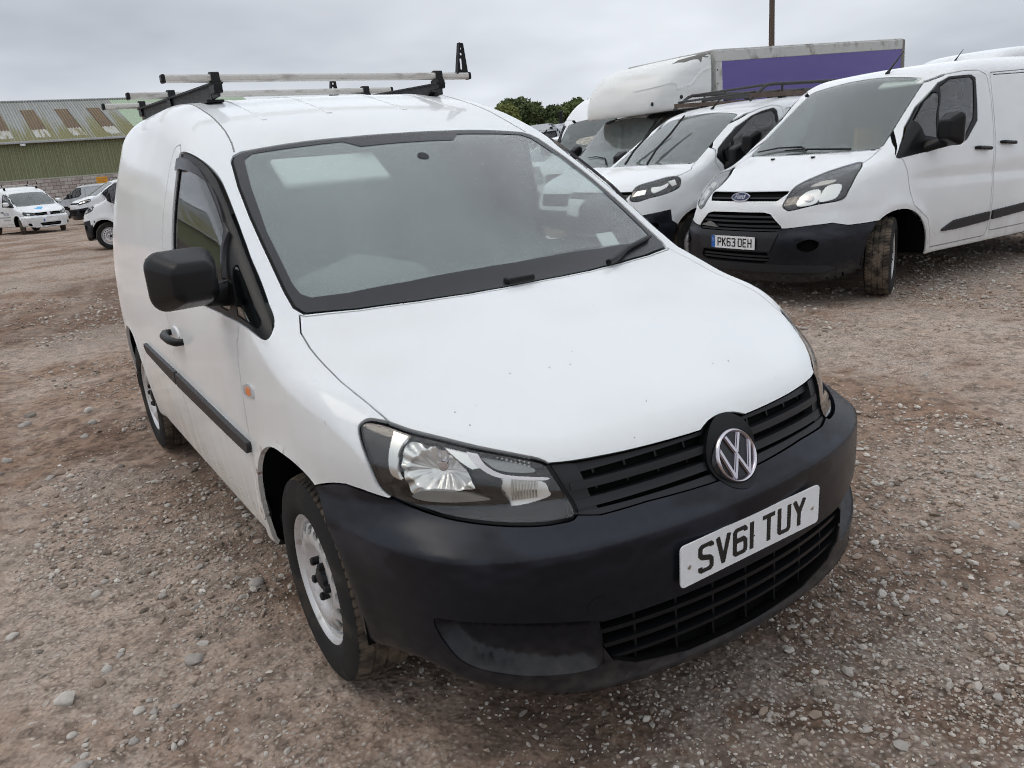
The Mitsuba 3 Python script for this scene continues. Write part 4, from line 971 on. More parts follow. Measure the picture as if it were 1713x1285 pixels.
CUSTOM = dict(
    wb=2.933, R=.343, rr=.205, hw=.965, arch=(.415, .745), steer=.52, tread=True, dash_z=1.22, tyre_w=.215,
    ws=[(-.80, .575), (-.775, .622), (-.6, .650), (-.4, .680), (-.2, .712), (-.07, .730), (-.025, .70), (.03, .50), (.085, .25), (.105, 0)], ws_top=[(-.815, .4), (-.835, .2), (-.84, 0)],
    lamp=[(.211, .741, 1.152), (.285, .669, 1.139), (.409, .581, 1.104), (.516, .522, 1.067), (.633, .470, 1.024), (.721, .455, .984), (.797, .461, .926), (.857, .461, .854), (.859, .501, .825), (.848, .537, .816), (.728, .700, .856), (.574, .830, .882), (.506, .843, .956), (.399, .827, 1.063)], lamp_phi=42,
    lamp_parts=[('reflector_bowl', [(.804, .558, .880), (.741, .562, .944), (.680, .599, .980), (.645, .672, .976), (.723, .695, .873), (.806, .590, .851)], -.020, 'reflector'),
                ('inner_bowl', [(.707, .710, .883), (.629, .688, .980), (.567, .708, 1.015), (.518, .782, 1.01), (.580, .805, .929), (.626, .787, .893)], -.020, 'reflector'),
                ('bulb', [(.765, .60, .905), (.74, .60, .93), (.70, .64, .93), (.71, .66, .905), (.745, .635, .885)], -.008, 'chrome'),
                ('indicator', [(.66, .58, 1.005), (.58, .62, 1.04), (.50, .70, 1.05), (.52, .70, 1.03), (.60, .64, 1.01)], -.014, 'aluminium')],
    bonnet=[(-.035, .735), (.03, .735), (.20, .75), (.30, .74), (1.2, .74), (1.2, 0), (.120, 0), (.10, .25), (.045, .50), (-.012, .70)], bonnet_lo=.972,
    grilles=[('upper_grille', rr_([(-.47, .967), (.47, .967), (.43, .935), (.39, .893), (-.39, .893), (-.43, .935)], .015), [(.922, .005)], .025),
             ('grille', rr_([(-.50, .665), (-.37, .785), (-.30, .800), (.30, .800), (.37, .785), (.50, .665), (.44, .640), (-.44, .640)], .02), [(.765, .009), (.725, .009), (.685, .009), (.655, .007)], .045),
             ('lower_grille', rr_([(-.38, .462), (.38, .462), (.41, .40), (.34, .372), (-.34, .372), (-.41, .40)], .015), [(.428, .008), (.398, .008)], .04)],
    blank=([(.871, .637, .545), (.825, .715, .578), (.781, .773, .552), (.789, .767, .505), (.832, .710, .472), (.872, .640, .497)], 42, .05),
    bumper=[(.15, .30), (.20, .680), (.38, .672), (.546, .670), (.668, .700), (.80, .686), (.884, .668), (1.3, .655), (1.3, .0), (.15, .0)],
    glass_side=[('door_glass', rpoly([(-.735, 1.728), (-.855, 1.785), (-1.12, 1.790), (-1.15, 1.76), (-1.12, 1.55), (-1.085, 1.43), (-.945, 1.285), (-.585, 1.245), (-.63, 1.52)], .02), 'glass_dark', -.008), ('quarter_glass', rpoly([(-.36, 1.462), (-.55, 1.612), (-.70, 1.712), (-.60, 1.50), (-.555, 1.30), (-.40, 1.33)], .015), 'glass_dark', -.008)],
    win=rpoly([(.005, 1.160), (-.282, 1.410), (-.488, 1.572), (-.764, 1.762), (-.869, 1.805), (-1.125, 1.810), (-1.183, 1.782), (-1.165, 1.571), (-1.145, 1.41), (-.965, 1.255), (-.849, 1.232)], .01),
    door=rpoly([(-.080, 1.145), (-.115, 1.05), (-.135, .90), (-.185, .76), (-.40, .62), (-.46, .45), (-.46, .36), (-1.33, .36), (-1.37, .42), (-1.375, 1.60), (-1.345, 1.80), (-1.25, 1.845), (-1.04, 1.848), (-.868, 1.828), (-.75, 1.778), (-.48, 1.595), (-.27, 1.43), (-.01, 1.185)], .015),
    slide=rpoly([(-1.40, .40), (-1.40, 1.82), (-2.52, 1.85), (-2.45, .80), (-2.42, .40)], .03),
    patches=[('side_moulding', rpoly([(-.575, .488), (-.80, .566), (-1.36, .585), (-1.36, .503), (-.84, .483)], .01), 'dark_plastic', .018, .02), ('side_moulding', rpoly([(-1.41, .587), (-2.36, .622), (-2.36, .545), (-1.41, .505)], .01), 'dark_plastic', .018, .02),
             ('swage_line', LineString([(-1.45, 1.80), (-2.45, 1.815)]).buffer(.004), 'dark_plastic', .001, .002)],
    handles=[(-1.19, 1.168), (-1.59, 1.192)], mirror=(-.47, 1.105, 1.365, .20, .27), plate=('PK63 OEH', (.994, .022, .542, 0, -.02), True), front_patches=[('plate_panel', 0, rpoly([(-.47, .634), (.48, .634), (.41, .476), (-.41, .476)], .02), 'dark_plastic', .014, .014), ('lower_lip', 0, rpoly([(-.86, .335), (-.80, .36), (-.40, .365), (.40, .365), (.80, .36), (.86, .335), (.80, .30), (-.80, .30)], .01), 'dark_plastic', .020, .02)],
    wipers=[[(.075, .05), (.02, -.05), (-.01, -.35), (-.02, -.62)], [(.045, .50), (.06, .30), (.055, .0), (.05, -.22)]], aerial=(-.93, .14))
DISPATCH = dict(
    wb=3.275, R=.335, rr=.205, hw=.928, arch=(.40, .735), dash_z=1.15,
    ws=[(-.885, .565), (-.86, .612), (-.6, .655), (-.4, .69), (-.2, .728), (-.10, .742), (-.06, .715), (-.01, .50), (.03, .25), (.045, 0)], ws_top=[(-.90, .4), (-.915, .2), (-.92, 0)],
    lamp=[(.751, .602, .875), (.677, .583, .973), (.605, .598, 1.016), (.493, .687, 1.047), (.371, .763, 1.077), (.280, .831, 1.082), (.251, .871, 1.051), (.268, .889, .997), (.314, .886, .952), (.483, .844, .905), (.609, .776, .883), (.711, .676, .850)], lamp_phi=48,
    lamp_parts=[('reflector_bowl', [(.721, .612, .914), (.665, .625, .965), (.598, .701, .979), (.636, .722, .927)], -.016, 'reflector'), ('inner_bowl', [(.550, .732, .996), (.477, .798, 1.002), (.391, .829, 1.029), (.425, .845, .984), (.564, .790, .934)], -.016, 'reflector'), ('day_lamp', [(.36, .80, 1.05), (.30, .84, 1.06), (.29, .86, 1.0), (.34, .85, .985)], -.014, 'plate_white')],
    bonnet=[(-.07, .755), (.02, .80), (.072, .845), (.215, .842), (.29, .83), (1.2, .83), (1.2, 0), (.06, 0), (.045, .25), (.005, .50), (-.045, .72)], bonnet_lo=1.068,
    grilles=[('upper_grille', rr_([(-.60, .955), (.60, .955), (.56, .885), (-.56, .885)], .015), [(.92, .008)], .03), ('lower_grille', rr_([(-.52, .62), (.52, .62), (.46, .42), (-.46, .42)], .03), [(.58, .01), (.53, .01), (.48, .01)], .05)],
    blank=([(.76, .66, .60), (.66, .77, .62), (.55, .84, .60), (.60, .82, .50), (.72, .72, .50)], 48, .04),
    bumper=[(.20, .30), (.307, .529), (.35, .58), (.407, .618), (.412, .738), (.634, .711), (.747, .690), (1.3, .66), (1.3, 0), (.20, 0)],
    glass_side=[('door_glass', rpoly([(-.56, 1.44), (-.85, 1.62), (-.95, 1.67), (-1.20, 1.705), (-1.24, 1.66), (-1.26, 1.20), (-.56, 1.175)], .02), 'glass_dark', -.008), ('quarter_glass', rpoly([(-.36, 1.30), (-.52, 1.41), (-.52, 1.18), (-.38, 1.18)], .012), 'glass_dark', -.008)],
    win=rpoly([(-.265, 1.247), (-.33, 1.332), (-.434, 1.405), (-.666, 1.552), (-.903, 1.662), (-1.05, 1.705), (-1.24, 1.735), (-1.28, 1.70), (-1.30, 1.17), (-.9, 1.145), (-.359, 1.145)], .012),
    door=rpoly([(-.235, 1.20), (-.30, 1.10), (-.32, .80), (-.42, .62), (-.46, .45), (-.46, .36), (-1.34, .36), (-1.39, .42), (-1.39, 1.62), (-1.36, 1.74), (-1.24, 1.765), (-1.05, 1.735), (-.9, 1.69), (-.66, 1.58), (-.43, 1.432), (-.315, 1.352)], .015),
    slide=rpoly([(-1.42, .40), (-1.42, 1.72), (-2.55, 1.75), (-2.45, .80), (-2.42, .40)], .03),
    patches=[('side_moulding', rpoly([(-.50, .48), (-1.38, .50), (-1.38, .57), (-.52, .55)], .01), 'dark_plastic', .015, .02)],
    handles=[(-1.22, 1.06), (-1.55, 1.07)], mirror=(-.45, 1.06, 1.25, .20, .25), aerial=(-1.05, .0))
def raised_wipers(v):
    for b, e, y0 in (((.05, .06, 1.215), (-.62, -.02, 1.74), 0), ((.02, -.40, 1.225), (-.60, -.42, 1.74), 0)):
        b, e = np.array(b), np.array(e); d = e - b
        k_ = v.put('wiper', tube([b, b + d * .25 + [.01, 0, .02], b + d * .66], [.014, .012, .009], 6), 'black_plastic')
        v.put('blade', tube([b + d * .30 + [.02, -.03, .0], b + d * .62, e], [.010, .013, .010], 6), 'rubber', k_)
def place(x, y, yaw, z=0): return mat4(x, y, z, math.radians(yaw))
HIGH = dict(
    wb=3.3, R=.34, rr=.205, hw=.975, arch=(.41, .76), dash_z=1.3, ws_lo=1.2, frit_low=.12,
    ws=[(-.60, .62), (-.58, .655), (-.4, .69), (-.2, .72), (-.03, .75), (.0, .72), (.05, .5), (.085, .25), (.095, 0)], ws_top=[(-.625, .4), (-.64, 0)],
    lamp=[(.86, .60, .80), (.84, .58, .92), (.72, .70, 1.02), (.52, .82, 1.10), (.40, .88, 1.12), (.42, .90, 1.0), (.6, .86, .88), (.78, .73, .80)], lamp_phi=48,
    bonnet=[(.0, .77), (.1, .82), (.35, .84), (1.2, .84), (1.2, 0), (.11, 0), (.10, .25), (.065, .5), (.015, .735)], bonnet_lo=1.03,
    grilles=[('grille', rr_([(-.55, .98), (.55, .98), (.46, .66), (-.46, .66)], .03), [(.92, .012), (.85, .012), (.78, .012), (.71, .012)], .04)],
    bumper=[(.20, .30), (.22, .62), (1.3, .62), (1.3, 0), (.2, 0)],
    glass_side=[('door_glass', rpoly([(-.30, 1.56), (-.62, 1.90), (-.75, 1.98), (-1.10, 2.0), (-1.13, 1.36), (-.40, 1.33)], .03), 'glass_dark', -.008)],
    win=rpoly([(-.20, 1.42), (-.26, 1.62), (-.60, 1.96), (-.74, 2.03), (-1.14, 2.05), (-1.18, 1.32), (-.40, 1.28), (-.22, 1.30)], .02),
    door=rpoly([(-.14, 1.30), (-.2, 1.0), (-.44, .62), (-.46, .38), (-1.28, .38), (-1.28, 2.1), (-.72, 2.08), (-.56, 1.98), (-.2, 1.64)], .02),
    slide=rpoly([(-1.36, .42), (-1.36, 2.2), (-2.55, 2.2), (-2.55, .42)], .03), handles=[(-1.15, 1.15)], mirror=(-.35, 1.16, 1.55, .22, .36), mirror_mat='black_plastic', aerial=(-1.35, .0))
def build_fleet():
    vs = {}
    k = thing('parked_van', 'white van with PK63 OEH plate, oval badge and its front wheel turned', 'van', 'parked vans')
    v = fleet_van(k, custom_body(), .030, place(-2.747, 5.124, -93.11), 'fleet_white', CUSTOM)
    m = face_front(.862, .0, .925, 0, -.42); mm = v.M @ m
    bk = key_for('badge', k)
    el = affinity.scale(Point(0, 0).buffer(1, 24), .105, .042)
    scene[bk] = {**mikit.ply(plate_mesh(el, .012), 'chrome', 30), 'to_world': T(mm.tolist())}
    f_ = plate_mesh(el.buffer(-.007), .002); f_.apply_translation((0, 0, .0122)); obj('field', f_, 'badge_blue', bk, False, mm)
    try:
        tx = meshkit.text_mesh('Ford', .040, .002, True); tx.apply_transform(np.array([[1, .28, 0, 0], [0, 1, 0, 0], [0, 0, 1, 0], [0, 0, 0, 1.0]])); tx.apply_translation(-tx.bounds.mean(0)); tx.apply_transform(mat4(0, 0, .0152)); obj('lettering', tx, 'chrome', bk, False, mm)
    except Exception: pass
    v.put('ply_lining', box(-1.55, -.70, -.02, .0, .8, 1.42), 'ply_lining')
    v.patch('torn_edge', -52, Polygon([(-.99, .675), (-.955, .70), (-.93, .715), (-.90, .70), (-.87, .665), (-.91, .668)]), .1, 1.6, 'scuffed', .010, .01)
    for y in (.17, .63):
        v.put('washer_jet', tm(box(-.02, .02, -.012, .012, 0, .016, .006), mat4(*v.b.onto([[.18, y - .42, 2.0]], (0, 0, 1))[0])), 'black_plastic', k + '__bonnet')
    v.put('sun_visor', tm(box(-.20, .0, .18, .62, -.012, .012, .01), mat4(-.74, 0, 1.765, 0, .5)), 'visor_cloth', smooth=40)
    k = thing('parked_van', 'white van with both wipers raised beside the purple box truck, dark steel rack overhead', 'van', 'parked vans')
    v = fleet_van(k, dispatch_body(), .034, place(-5.15, 5.347, -93.97), 'fleet_white', DISPATCH); raised_wipers(v)
    build_steel_rack(v)
    vs['b'] = v
    k = thing('parked_van', 'high-roof white van left of the purple box truck with thin roof aerial', 'van', 'parked vans')
    hv = fleet_van(k, highroof_body(2.62), .05, place(-11.84, 9.795, -65.4), 'fleet_white', HIGH)
    k = thing('parked_van', 'high-roof white van whose roof shows above the van with PK63 OEH plate', 'van', 'parked vans')
    H2 = {**HIGH}
    def again(src, key, M):
        for kk in [c for c in scene if c.startswith(src + '__')]:
            d = scene[kk]; old = np.array(d['to_world'].matrix, float) if 'to_world' in d else np.eye(4)
            scene[key + kk[len(src):]] = {**d, 'to_world': T((M @ np.linalg.inv(VM[src]) @ old).tolist())}; taken.add(key + kk[len(src):])
        VM[key] = M
    VM = {hv.key: hv.M, vs['b'].key: vs['b'].M}
    again(hv.key, k, place(-6.45, 13.05, -93))
    k = thing('parked_van', 'white van at left with roof bars, blue bonnet logo and dark lettered side', 'van', 'parked vans')
    build_small_van(k, place(-35.06, .633, 17.88))
    k = thing('parked_van', 'white van nose with black bumper and wheel beside the near van flank', 'van', 'parked vans')
    D2 = fleet_van(k, dispatch_body(), .05, place(-20.75, 1.75, -133), 'fleet_white', {**DISPATCH, 'steer': .55}); VM[k] = D2.M
    src = k
    k = thing('parked_van', 'white van nose with headlamp and small dark lettering, behind the nearer black bumper', 'van', 'parked vans')
    again(src, k, place(-39.2, 3.0, -81))
    m = VM[k]; L = meshkit.text_mesh('CREW', .09, .003); L.apply_transform(np.array([[-1, 0, 0, .05], [0, 0, 1, 0], [0, 1, 0, .98], [0, 0, 0, 1.0]])); L.apply_translation((0, .945, 0)); 
    k = thing('parked_van', 'silver van parked close to the block wall of the green shed', 'van', 'parked vans')
    S = {**CUSTOM, 'tread': False, 'steer': 0}; S.pop('plate')
    fleet_van(k, custom_body(), .06, place(-51.2, 3.09, -112) @ np.diag([.9, .9, .9, 1.0]), 'silver_paint', S)
    k = thing('parked_van', 'low-roof white van far down the right row, mostly hidden by the front van', 'van', 'parked vans')
    again(src, k, place(-16.05, 11.3, -93))
    k = thing('parked_van', 'grey van roof under the dark trees, behind the black post', 'van', 'parked vans')
    fleet_van(k, highroof_body(2.30), .07, place(-19.3, 12.9, -93), 'silver_paint', HIGH)
    return v
def build_steel_rack(v):
    rk = thing('steel_roof_rack', 'dark tubular steel roof rack with raised hoops above the white van with raised wipers', 'roof rack')
    M = v.M
    def t(name, pts, r=.020): return obj(name, tube(pts, r, 8), 'rack_steel', rk, 40, M)
    for y in (-.66, .66):
        t('side_rail', [(-1.02, y, 1.84), (-1.10, y, 1.89), (-1.26, y, 1.985), (-1.34, y, 2.005), (-2.4, y, 2.01), (-3.9, y, 2.01), (-4.0, y, 1.98), (-4.0, y, 1.88)])
        obj('base_rail', box(-4.0, -1.05, y - .035, y + .035, 1.865, 1.915), 'rack_rust', rk, 30, M)
        for x in (-1.55, -2.3, -3.1, -3.8):
            t('upright', [(x, y, 1.90), (x, y, 2.005)], .014)
            obj('foot', box(x - .04, x + .04, y - .03, y + .03, 1.80, 1.87), 'black_plastic', rk, 30, M)
    for i, x in enumerate(np.linspace(-1.1, -3.95, 8)):
        t('cross_bar', [(x, -.66, 1.93), (x, .66, 1.93)], .014)
    t('front_hoop', [(-1.34, -.66, 2.005), (-1.34, .66, 2.005)], .016)
def build_small_van(key, M):
    """The small white van at the back left, with a body-coloured bumper."""
    q = dict(wb=2.682, R=.3165, rr=.19, hw=.885, arch=(.352, .728), dash_z=1.05, tyre_w=.195, steer=-.35, ws_lo=.95,
        ws=[(-.885, .615), (-.872, .645), (-.694, .694), (-.426, .725), (-.229, .738), (-.138, .722), (-.085, .578), (-.040, .40), (-.012, .24), (0, 0)], ws_top=[(-.872, .40), (-.85, 0)],
        lamp=[(.42, -.79, .84), (.45, -.74, .85), (.60, -.60, .81), (.70, -.49, .78), (.745, -.47, .70), (.70, -.57, .68), (.58, -.71, .69), (.47, -.79, .72)], lamp_phi=50, lamp_parts=[('reflector_bowl', [(.56, -.71, .78), (.62, -.63, .78), (.64, -.63, .72), (.56, -.72, .72)], -.02, 'reflector')],
        grilles=[('grille', rr_([(-.47, .79), (.47, .79), (.46, .68), (-.46, .68)], .01), [(.735, .012)], .03), ('lower_grille', rr_([(-.40, .40), (.40, .40), (.34, .28), (-.34, .28)], .02), [(.34, .01)], .04)],
        bonnet=[(-.125, .724), (-.069, .764), (.119, .771), (.326, .75), (.45, .71), (1.2, .71), (1.2, 0), (.012, 0), (-.028, .40), (-.10, .65)], bonnet_lo=.775,
        bumper=[(.15, .3), (.19, .68), (.45, .70), (1.2, .70), (1.2, .05), (.15, .05)], bumper_mat='fleet_white',
        blank=([(.72, -.66, .40), (.64, -.74, .40), (.66, -.74, .32), (.74, -.65, .30)], 35, .03),
        glass_side=[('door_glass', rpoly([(-1.140, 1.085), (-1.097, 1.525), (-1.055, 1.549), (-.88, 1.502), (-.70, 1.404), (-.40, 1.20), (-.30, 1.08)], .01), 'glass_dark', -.008)],
        win=rpoly([(-1.163, 1.08), (-1.115, 1.541), (-1.062, 1.571), (-.88, 1.523), (-.577, 1.35), (-.112, 1.026), (-.532, 1.056)], .01),
        door=rpoly([(-.335, 1.0), (-.335, .42), (-1.30, .385), (-1.37, .70), (-1.30, 1.35), (-1.16, 1.6), (-.98, 1.58), (-.6, 1.38), (-.3, 1.17)], .02),
        handles=[(-1.235, .882)], mirror=(-.455, .985, 1.18, .2, .17), mirror_mat='fleet_white')
    v = fleet_van(key, caddy_body(), .028, M, 'fleet_white', q)
    v.patch('bonnet_logo', 'top', Polygon([(.22, .04), (.38, -.02), (.50, -.15), (.36, -.30), (.30, -.16), (.20, -.12)]).buffer(.02), .7, 1.2, 'logo_blue', .003)
    v.patch('side_stripe', 90, Polygon([(-.5, .66), (-2.0, .66), (-2.0, .69), (-.5, .69)]), .4, 1.1, 'dark_plastic', .003, both=True)
    for i, (x0, x1, z0, z1) in enumerate([(-.62, -.86, .74, .86), (-.92, -1.14, .74, .86), (-.55, -1.3, .54, .60)]):
        v.patch('side_lettering', 90, Polygon([(x0, z0), (x1, z0), (x1, z1), (x0, z1)]), .4, 1.1, 'sign_grey', .003, both=True)
    m = face_front(.884, 0, .50); pm = plate_mesh(rpoly([(-.26, -.055), (.26, -.055), (.26, .055), (-.26, .055)], .01), .006); v.put('number_plate', tm(pm, m), 'plate_white')
    b2 = plate_mesh(rpoly([(-.255, -.05), (-.21, -.05), (-.21, .05), (-.255, .05)], .005), .008); v.put('blue_band', tm(b2, m), 'plate_blue', key + '__number_plate')
    v.put('badge', tm(lathe([(0, .012), (.055, .012), (.065, .0)], 24, 'z'), face_front(.83, 0, .735, 0, -.15)), 'chrome')
    for x in (-1.3, -2.2):
        z = v.b.onto([[x, 0, 2.2]], (0, 0, 1))[0][2]
        v.put('roof_bar', box(x - .02, x + .02, -.70, .70, z + .07, z + .10, .01), 'aluminium')
        for y in (-.6, .6):
            v.put('bar_foot', box(x - .03, x + .03, y - .03, y + .03, z - .06, z + .08), 'black_plastic'); v.put('load_stop', box(x - .02, x + .02, y - .01 + .06 * np.sign(y), y + .01 + .06 * np.sign(y), z + .10, z + .22), 'black_plastic')
    return v
def build_truck():
    k = thing('box_truck', 'box truck with purple side panel and scuffed white fibreglass pod over the cab', 'truck')
    M = place(-8.024, 7.083, -93.08)
    rake = mat4(pitch=.03); up_ = lambda m: tm(m, rake)
    zs = [.10, .30, .50, .75, 1.0, 1.25, 1.5, 1.8, 2.1]
    r = [.86, .90, .92, .93, .925, .905, .87, .82, .77]
    rows = {-2.0: r, -1.2: r, 0: [.86, .90, .91, .92, .905, .86, .80, .74, .68], .95: [.83, .85, .86, .85, .80, .76, .70, .64, .6]}
    top = [(1.1, .62), (.95, .80), (.85, .88), (.7, .95), (.5, 1.02), (.36, 1.09), (.26, 1.14), (.1, 1.26), (-.1, 1.44), (-.3, 1.63), (-.5, 1.80), (-.62, 1.875), (-.8, 1.905), (-1.6, 1.92), (-2.2, 1.92)]
    cab = Body(zs, rows, top, [(1, .08), (0, .04), (-2, .04)], [(1, 0), (.5, 0), (.2, .14), (-.6, .12), (-1.2, 0), (-2, 0)], [(.1, .9), (.3, .96), (.5, .97), (.8, .93), (1, .86), (1.2, .7)], lambda y, z: .2 * y ** 2 + .3 * y ** 6, [(0, -1.62), (2, -1.62)], [(1, .24), (.4, .32), (-1.7, .34)], [(1, .1), (.2, .07), (-.6, .07), (-2, .1)], [(0, .15), (1.2, .1)], .05)
    q = dict(wb=4.0, R=.33, rr=.2, hw=.93, arch=(.40, .74), dash_z=1.08,
        ws=[(-.56, .64), (-.52, .68), (-.3, .70), (.0, .73), (.12, .74), (.16, .70), (.22, .4), (.245, 0)], ws_top=[(-.59, .4), (-.6, 0)], frit_low=.10,
        lamp=[(.84, .58, .70), (.82, .56, .82), (.68, .70, .90), (.48, .82, .96), (.42, .86, .94), (.5, .86, .80), (.7, .76, .70)], lamp_phi=45,
        bumper=[(.2, .3), (.22, .55), (1.3, .55), (1.3, 0), (.2, 0)], grilles=[('grille', rr_([(-.5, .80), (.5, .80), (.45, .62), (-.45, .62)], .02), [(.75, .012), (.69, .012)], .04)],
        glass_side=[('door_glass', rpoly([(-.22, 1.52), (-.55, 1.82), (-1.05, 1.86), (-1.08, 1.2), (-.15, 1.18)], .03), 'glass_dark', -.008)],
        win=rpoly([(-.08, 1.38), (-.20, 1.58), (-.54, 1.88), (-1.1, 1.91), (-1.14, 1.15), (-.1, 1.12)], .02), door=rpoly([(-.04, 1.3), (-.1, .9), (-.44, .62), (-.46, .40), (-1.24, .40), (-1.24, 1.94), (-.52, 1.92), (-.14, 1.58)], .02),
        handles=[(-1.1, 1.02)], mirror=(-.3, 1.12, 1.35, .2, .3), wipers=[[(.20, .35), (.10, .2), (.06, -.1), (.06, -.3)], [(.21, -.3), (.15, -.42), (.10, -.55), (.07, -.68)]], bulk='interior_grey')
    v = fleet_van(k, cab, .05, M, 'fleet_white', q)
    pod = Body([.1, 1.8, 1.95, 2.2, 2.4, 2.55, 2.75], {-1.7: [.9, .99, 1.02, 1.05, 1.055, 1.055, 1.05], -.8: [.9, .97, 1.0, 1.03, 1.03, 1.02, 1.0], .4: [.9, .93, .96, .99, .97, .93, .9]},
        [(.10, 1.80), (-.02, 2.03), (-.07, 2.18), (-.16, 2.31), (-.28, 2.42), (-.42, 2.505), (-.6, 2.562), (-.85, 2.605), (-1.1, 2.64), (-1.35, 2.67), (-1.55, 2.69), (-1.8, 2.71)], [(1, .05), (-.5, .04), (-1.2, .02), (-1.6, .01)], [(1, .42), (-.3, .42), (-.8, .2), (-1.3, 0), (-2, 0)],
        [(1.7, -.20), (1.86, -.11), (1.95, -.06), (2.05, -.045), (2.15, -.06), (2.3, -.11), (2.5, -.28), (2.8, -.6)], lambda y, z: .46 * y ** 2 + .06 * y ** 6, [(0, -1.52), (3, -1.52)], [(1, 1.86), (0, 1.86), (-.6, 1.875), (-1.6, 1.905)], [(1, .24), (0, .24), (-.8, .18), (-1.4, .05), (-1.7, .03)], [(0, .26), (3, .26)], .01)
    pv = Van(k, pod, .04, M @ rake)
    V, F = pv.sheet(pv.rest, .02); pv.add('luton_pod', pv.slab(V, F, 0, .01), 'gelcoat')
    for pts in ([(-.32, 2.22), (-.70, 2.28), (-.80, 2.25), (-.78, 2.18), (-1.02, 2.22), (-1.25, 2.40), (-1.45, 2.46)],):
        pv.patch('pod_rib', 90, LineString(pts).buffer(.012), .4, 1.3, 'gelcoat', .010, .012, both=True)
    sc = Polygon([(-.85, 2.545), (-1.0, 2.60), (-1.15, 2.625), (-1.50, 2.68), (-1.51, 2.61), (-1.44, 2.63), (-1.36, 2.59), (-1.28, 2.605), (-1.24, 2.52), (-1.20, 2.58), (-1.10, 2.575), (-1.0, 2.55), (-.93, 2.56)])
    sh = pv.sheet(pv.whole ^ prism(90, sc, .4, 1.3), .02)
    if len(sh[1]): pv.add('scuff', pv.slab(*sh, .002, 0, True), 'scuffed')
    for x, z in ((-.85, 2.06), (-.42, 2.0)):
        y = pod.onto([[x, 1.5, z]], (0, 1, 0))[0][1]
        b_ = trimesh.creation.icosphere(2, .03); b_.apply_transform(np.diag([1, .5, 1, 1])); b_.apply_translation((x, y, z)); v.put('marker_lamp', up_(b_), 'dark_plastic')
    x0, x1, z0, z1 = -1.52, -6.15, .92, 2.69
    for s in (-1, 1):
        y = s * 1.05
        v.put('side_panel', up_(box(x1 + .05, x0 - .13, y - .012, y + .012, z0 + .08, z1 - .17)), 'purple_panel')
        v.put('top_rail', up_(box(x1, x0, min(y - s * .05, y + s * .018), max(y - s * .05, y + s * .018), z1 - .17, z1 - .01, .012)), 'box_grey', smooth=40)
        v.put('bottom_rail', up_(box(x1, x0, min(y - s * .05, y + s * .018), max(y - s * .05, y + s * .018), z0, z0 + .08, .01)), 'box_grey', smooth=40)
        v.put('corner_post', up_(box(x0 - .13, x0, min(y - s * .05, y + s * .015), max(y - s * .05, y + s * .015), z0 + .08, z1 - .17)), 'box_grey'); v.put('rear_post', up_(box(x1 - .06, x1 + .05, min(y - s * .08, y + s * .02), max(y - s * .08, y + s * .02), z0, z1, .03)), 'box_weathered', smooth=40)
        for z in (2.0, 2.2, 2.4, 1.8, 1.5, 1.2): v.put('rivet', up_(tm(trimesh.creation.icosphere(1, .012), mat4(x0 - .03, y + s * .015, z))), 'dark_plastic')
    v.put('box_roof', up_(box(x1, x0, -1.04, 1.04, z1 - .02, z1 + .012, .01)), 'box_grey'); v.put('box_front', up_(box(x0 - .03, x0 - .005, -1.04, 1.04, z0, z1 - .02)), 'box_grey'); v.put('box_floor', up_(box(x1, x0, -1.04, 1.04, z0 - .08, z0)), 'underside'); v.put('box_rear', up_(box(x1 - .02, x1 + .01, -1.0, 1.0, z0, z1 - .03)), 'box_grey')
    v.put('chassis_rail', box(-5.6, -1.0, -.42, .42, .45, .70), 'underside')
    return v
# ---------------------------------------------------------------- the yard: ground, stones, shed, trees, poles
def tracks(x, y, lib=np):
    """Depth of the wheel tracks that curve past the front van."""
    t = 0
    for y0, k in ((-1.75, .03), (-3.05, .045), (2.75, -.05), (4.1, -.06)):
        t = t + lib.exp(-((y - y0 - k * x * x * .35 - .12 * lib.sin(x * .9 + y0)) / .13) ** 2)
    return t
def ground_z(x, y):
    p = np.stack(np.broadcast_arrays(x, y, 0 * np.asarray(x)), -1)
    near = np.exp(-((np.asarray(x) + 1.2) ** 2 / 30 + np.asarray(y) ** 2 / 30))
    big = meshkit.fbm(p * .55 + 3.3, 3, 2) - .5
    mid = meshkit.fbm(p * [3.2, 3.2, 1] + 8, 3, 4) - .5
    fine = meshkit.fbm(p * [17, 17, 1], 3, 9) - .5
    tr = tracks(np.asarray(x, float), np.asarray(y, float)) * (np.abs(np.asarray(x)) < 14)
    return -.012 + .05 * big * (1 - .55 * near) + .026 * mid * (1 - .6 * np.clip(tr, 0, 1)) + .012 * fine - .016 * tr
